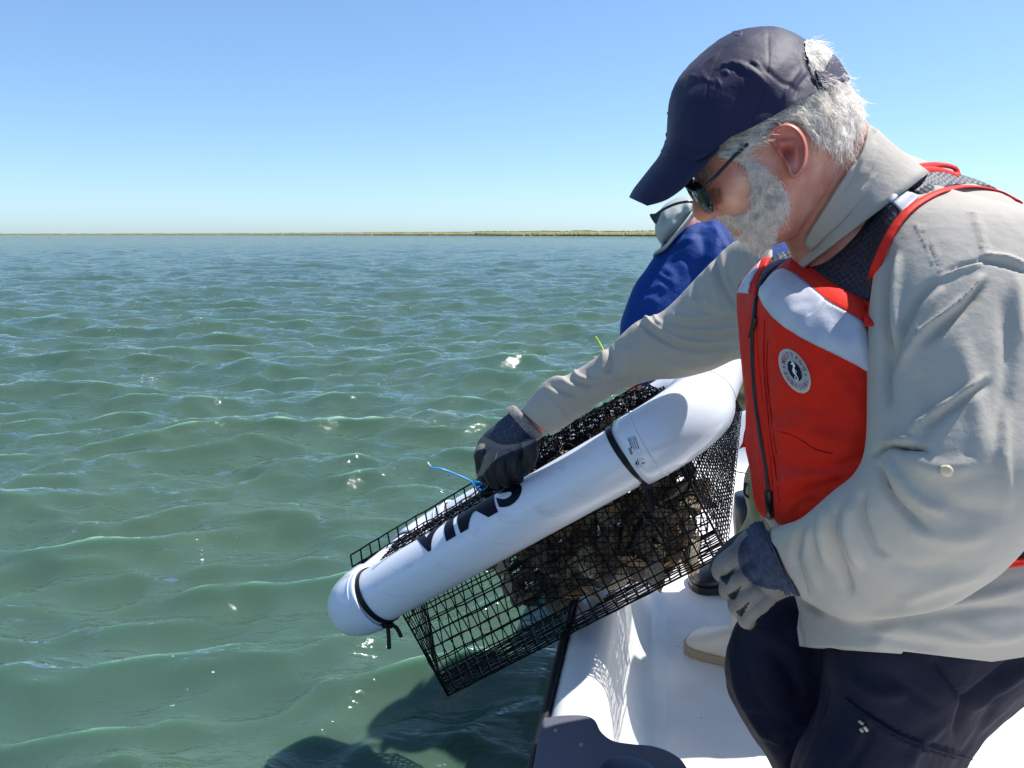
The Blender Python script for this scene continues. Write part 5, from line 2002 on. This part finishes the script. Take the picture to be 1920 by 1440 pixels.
# ---- gloves
def chain(pts, radii, K=14, n=5):
    s = catmull(np.array([p + (r,) for p, r in zip(pts, radii)], float), n)
    v, f = tube(P(s[:, 0], s[:, 1], s[:, 2]), s[:, 3], K, cap=True)
    # rounded tip
    tip = P(s[-1, 0], s[-1, 1], s[-1, 2])
    dr = tip - P(s[-2, 0], s[-2, 1], s[-2, 2])
    dr /= np.linalg.norm(dr)
    v2, f2 = tube([tip, tip + dr * s[-1, 3] * 0.5, tip + dr * s[-1, 3] * 0.85, tip + dr * s[-1, 3]], [s[-1, 3], s[-1, 3] * 0.86, s[-1, 3] * 0.5, s[-1, 3] * 0.1], K)
    return join([(v, f), (v2, f2)])


def paint(V, F, regions, default=0):
    C = np.array([np.mean(V[list(t)], 0) for t in F])
    px, py, d = proj(C)
    q = np.stack([px, py], 1)
    mi = np.full(len(F), default)
    for poly, k_ in regions:
        mi[inside(q, catmull(poly, 6, True))] = k_
    return mi


# far glove: fist hooked over the lid, knuckles towards the water
gp = loft([(966, 768, 1012, 818, 1.33, 0.75), (948, 780, 1004, 834, 1.333, 0.72), (926, 798, 992, 852, 1.338, 0.66), (904, 816, 976, 868, 1.342, 0.62), (894, 832, 952, 884, 1.345, 0.55), (892, 850, 938, 890, 1.348, 0.45)], n=6, K=36)
fing = [chain([(915, 838, 1.335), (902, 848, 1.330), (902, 868, 1.334), (906, 892, 1.345), (924, 900, 1.365)], [0.0125, 0.0125, 0.012, 0.011, 0.010]),
        chain([(935, 846, 1.325), (916, 862, 1.316), (918, 884, 1.320), (926, 902, 1.335), (940, 906, 1.36)], [0.013, 0.013, 0.0125, 0.0115, 0.0105]),
        chain([(955, 850, 1.320), (940, 872, 1.310), (942, 892, 1.314), (950, 904, 1.33), (960, 904, 1.35)], [0.0125, 0.0125, 0.012, 0.011, 0.010]),
        chain([(975, 848, 1.318), (962, 870, 1.309), (964, 886, 1.314), (972, 896, 1.33)], [0.0115, 0.0115, 0.011, 0.010]),
        chain([(990, 826, 1.30), (996, 848, 1.292), (990, 868, 1.30), (978, 882, 1.32)], [0.014, 0.0135, 0.0125, 0.011])]
V, F = fuse([gp] + fing, 0.0016, 6)
V = V + vnormals(V, F) * (hash_noise(V, 0.016, 31) * 0.0022)[:, None]
mi = paint(V, F, [([(878, 845), (884, 822), (897, 814), (921, 825), (937, 833), (963, 833), (992, 826), (1010, 822), (990, 834), (976, 841), (950, 850), (932, 859), (918, 873), (906, 890), (890, 892), (880, 870)], 1),
                  ([(886, 862), (892, 848), (902, 842), (912, 844), (908, 858), (902, 874), (896, 888), (885, 892)], 2),
                  ([(905, 893), (918, 875), (933, 861), (952, 852), (978, 843), (994, 835), (1040, 815), (1040, 940), (900, 940)], 2)], 0)
gw = obj("glove", V, F, None, man, mats=[M['knit'], M['coating'], M['blackrub']], midx=mi)
# rolled cuff
v, f = loft(shrink([(950, 770, 1002, 826, 1.331, 0.8), (955, 767, 1006, 822, 1.330, 0.82), (962, 764, 1012, 818, 1.3295, 0.84), (968, 766, 1014, 815, 1.329, 0.8)], 1.04), n=4, K=40, cap=False)
go = obj("glove_cuff", v, f, M['knitlight'], gw)
md = go.modifiers.new("t", 'SOLIDIFY'); md.thickness = 0.003
ringp = [(966 + 25 * math.cos(t) * 0.55 + 24 * math.sin(t) * 0.9 + 20, 766 + 25 - 27 * math.cos(t), 1.33 - 0.022 * math.sin(t)) for t in np.linspace(0, 2 * math.pi, 24, endpoint=False)]

# near glove: back of the hand towards us, fingers curled round the cage corner
gp = loft([(1446, 1002, 1500, 1116, 0.885, 0.62), (1420, 986, 1478, 1116, 0.89, 0.6), (1392, 1000, 1452, 1130, 0.90, 0.5), (1372, 1022, 1434, 1150, 0.905, 0.40), (1362, 1040, 1412, 1160, 0.912, 0.30)], n=6, K=36)
fing = [chain([(1405, 1030, 0.897), (1376, 1046, 0.890), (1358, 1060, 0.893), (1353, 1073, 0.908), (1362, 1084, 0.93)], [0.0150, 0.0142, 0.0130, 0.0118, 0.010]),
        chain([(1415, 1062, 0.893), (1388, 1082, 0.886), (1370, 1096, 0.889), (1366, 1108, 0.906), (1376, 1116, 0.93)], [0.0148, 0.0140, 0.0128, 0.0116, 0.010]),
        chain([(1425, 1092, 0.893), (1403, 1112, 0.887), (1387, 1128, 0.890), (1383, 1140, 0.906), (1392, 1148, 0.93)], [0.0145, 0.0138, 0.0126, 0.0114, 0.010]),
        chain([(1438, 1116, 0.896), (1417, 1134, 0.891), (1403, 1150, 0.893), (1399, 1162, 0.908), (1408, 1168, 0.93)], [0.0135, 0.0128, 0.0118, 0.0108, 0.009]),
        chain([(1420, 1010, 0.915), (1395, 1018, 0.935), (1365, 1040, 0.95), (1345, 1062, 0.955)], [0.015, 0.0145, 0.013, 0.011])]
V, F = fuse([gp] + fing, 0.0015, 5)
V = folds(V, F, [([(1352, 1086), (1364, 1080), (1380, 1068)], 3.2, -4), ([(1368, 1120), (1378, 1112), (1392, 1100)], 3.2, -4), ([(1385, 1150), (1394, 1142), (1404, 1130)], 3.2, -4), ([(1400, 1060), (1415, 1090), (1440, 1115)], 6, -1.5)])
V = V + vnormals(V, F) * (hash_noise(V, 0.014, 32) * 0.0016)[:, None]
mi = paint(V, F, [([(1350, 1082), (1362, 1078), (1376, 1069), (1370, 1082), (1362, 1096)], 1), ([(1364, 1116), (1376, 1110), (1390, 1099), (1384, 1114), (1376, 1126)], 1), ([(1380, 1147), (1392, 1140), (1404, 1129), (1398, 1144), (1390, 1156)], 1)], 0)
KN = [(1384, 1036), (1395, 1010), (1425, 985), (1450, 975), (1520, 985), (1520, 1125), (1478, 1108), (1440, 1104), (1408, 1092), (1388, 1066)]
mk = paint(V, F, [(KN, 2)], 0)
mi = np.where(mk == 2, 2, mi)
C = np.array([np.mean(V[list(t)], 0) for t in F])
mi = np.where((proj(C)[2] > 0.912), 1, mi)
gw2 = obj("glove", V, F, None, man, mats=[M['coating'], M['blackrub'], M['knit']], midx=mi)
kv, kf = loft(shrink([(1432, 980, 1486, 1112, 0.8885, 0.66), (1412, 984, 1470, 1114, 0.892, 0.62), (1394, 1004, 1452, 1108, 0.900, 0.52)], 1.03), n=9, K=72, cap=False)
rib = np.sin(np.arange(len(kv)) // 72 * 1.9) * 0.0007
kv = kv + vnormals(kv, kf) * rib[:, None]
ko = obj("glove_cuff", kv, kf, M['knit'], gw2)
md = ko.modifiers.new("t", 'SOLIDIFY'); md.thickness = 0.0025

# ------------------------------------------------------------------ the person in the blue jacket
blue = thing("person", "person in a blue jacket and grey bucket hat leaning over the side behind", "person", (0.62, 2.0, DZ))
BD = 1.98
bt = inflate([(1268, 432), (1300, 415), (1340, 400), (1400, 400), (1480, 430), (1560, 520), (1600, 640), (1610, 760), (1590, 820), (1480, 830), (1440, 780), (1400, 700), (1340, 620), (1290, 560), (1250, 500)], BD, 0.18, 110, step=9)
ba = loft([(1300, 410, 1400, 480, 1.93, 0.9), (1262, 428, 1380, 500, 1.91, 0.9), (1226, 480, 1335, 560, 1.89, 0.85), (1190, 535, 1290, 615, 1.87, 0.85), (1168, 590, 1255, 655, 1.86, 0.85), (1160, 650, 1235, 700, 1.86, 0.85), (1158, 700, 1222, 730, 1.86, 0.85)], n=5, K=36)
hd = inflate([(1238, 400), (1262, 380), (1300, 385), (1312, 420), (1290, 460), (1258, 480), (1236, 450)], 1.94, 0.08, 38, step=5)
nk = loft([(1270, 400, 1290, 470, 1.95, 1), (1320, 400, 1330, 470, 1.97, 1)], n=4, K=20)
lg = inflate([(1480, 740), (1420, 850), (1396, 900), (1400, 960), (1385, 1000), (1372, 1040), (1350, 1075), (1400, 1085), (1430, 1020), (1480, 1090), (1540, 1180), (1640, 1180), (1720, 900), (1740, 740), (1660, 600), (1540, 620)], lambda x, y: np.interp(x, [1410, 1530], [2.05, 1.6]), 0.12, 50, step=7)  # unseen hip side widened and brought nearer to throw shade on the deck
bv_, bf_ = fuse([inflate(scaled([(1268, 432), (1340, 400), (1480, 430), (1600, 640), (1590, 820), (1480, 830), (1400, 700), (1290, 560)], 0.85), BD, 0.14, 90, step=10),
                 loft(shrink([(1262, 428, 1380, 500, 1.91, 0.9), (1226, 480, 1335, 560, 1.89, 0.85), (1190, 535, 1290, 615, 1.87, 0.85), (1160, 650, 1235, 700, 1.86, 0.85), (1150, 720, 1215, 745, 1.86, 0.85)], 0.62), n=4, K=20), hd, nk,
                 inflate(scaled([(1480, 740), (1420, 850), (1396, 900), (1400, 960), (1385, 1000), (1372, 1040), (1350, 1075), (1400, 1085), (1430, 1020), (1470, 980), (1560, 900), (1600, 780)], 0.85), 2.1, 0.08, 45, step=8)], 0.006, 4)
obj("body", bv_, bf_, M['skin'], blue)
V, F = fuse([bt, ba], 0.006, 6)
V = folds(V, F, [([(1252, 470), (1280, 452), (1300, 450)], 5, 5.4), ([(1250, 500), (1275, 482), (1295, 500), (1290, 530)], 6, -5.4), ([(1212, 520), (1230, 512), (1250, 524), (1258, 528)], 3, 4.0), ([(1215, 545), (1235, 535), (1250, 545)], 4, 3.6),
                 ([(1240, 500), (1260, 515), (1262, 540)], 7, 4.5), ([(1310, 430), (1320, 470), (1300, 520)], 9, -6.3), ([(1330, 410), (1345, 440), (1340, 480)], 8, 4.5), ([(1190, 570), (1215, 560), (1235, 570)], 5, 4.0), ([(1185, 590), (1210, 580), (1225, 592)], 4, -3.6),
                 ([(1280, 430), (1310, 424), (1335, 430)], 4, 3.1), ([(1275, 440), (1300, 437), (1325, 440)], 4, -3.1), ([(1340, 430), (1355, 450), (1365, 470)], 4, 3.1)])
V = V + vnormals(V, F) * (hash_noise(V, 0.07, 41) * 0.008 + hash_noise(V, 0.03, 42) * 0.002)[:, None]
obj("jacket", V, F, M['jacket'], blue)
V, F = fuse([lg], 0.007, 5)
V = V + vnormals(V, F) * (hash_noise(V, 0.06, 43) * 0.014)[:, None]
obj("trousers", V, F, M['olive'], blue)
for pts in ([(1398, 905, 2.0), (1396, 925, 1.99), (1408, 934, 1.98), (1425, 930, 1.98)], [(1405, 988, 2.0), (1408, 975, 1.99), (1425, 968, 1.98), (1440, 972, 1.98)]):
    v, f = tube_px(pts, 0.004, 6)
    obj("elastic_loop", v, f, M['black'], blue)
foot((1292, 1098), (1440, 1100), 2.0, 0.085, 0.12, M['boot_black'], M['boot_black'], parent=blue, shaft=0.2)
# bucket hat hanging forward with a limp brim
hv2, hf2 = inflate([(1228, 432), (1232, 405), (1246, 384), (1270, 370), (1296, 366), (1312, 376), (1310, 400), (1296, 418), (1280, 440), (1262, 452), (1244, 458), (1234, 450)], 1.93, 0.10, 40, step=4)
hv2 = folds(hv2, hf2, [([(1280, 385), (1275, 400), (1265, 415)], 4, -8), ([(1290, 380), (1288, 400)], 3, 8), ([(1250, 395), (1245, 420), (1240, 440)], 5, 6)])
ho = obj("hat", hv2, hf2, M['hat'], blue)
V, F = [], []
A = [(1316, 372), (1300, 392), (1284, 414), (1266, 436), (1248, 458), (1236, 466), (1226, 474)]
B = [(1312, 388), (1300, 402), (1286, 424), (1266, 450), (1246, 474), (1232, 484), (1224, 487)]
A = catmull(A, 5); B = catmull(B, 5)
for i in range(len(A)):
    for s in np.linspace(-1, 1, 17):
        t_ = i / (len(A) - 1)
        V.append(P(A[i, 0] + (B[i, 0] - A[i, 0]) * (1 - abs(s)), A[i, 1] + (B[i, 1] - A[i, 1]) * (1 - abs(s)), 1.93 - 0.13 * s * math.sin(math.pi * min(max(0.15 + 0.7 * t_, 0), 1))))
for i in range(len(A) - 1):
    for j in range(16):
        F.append((i * 17 + j, (i + 1) * 17 + j, (i + 1) * 17 + j + 1, i * 17 + j + 1))
bo = obj("hat_brim", V, F, M['hat'], ho)
md = bo.modifiers.new("t", 'SOLIDIFY'); md.thickness = 0.004
v, f = tube_px([(1226, 405, 1.85), (1245, 392, 1.83), (1268, 382, 1.82), (1290, 378, 1.82), (1302, 380, 1.83)], 0.0035, 6)
sg = obj("sunglasses", v, f, M['frame'], blue)
v, f = inflate([(1218, 402), (1228, 400), (1240, 396), (1236, 408), (1230, 420), (1224, 414)], 1.84, 0.006, 4, step=2.5)
obj("lens", v, f, M['lens'], sg)
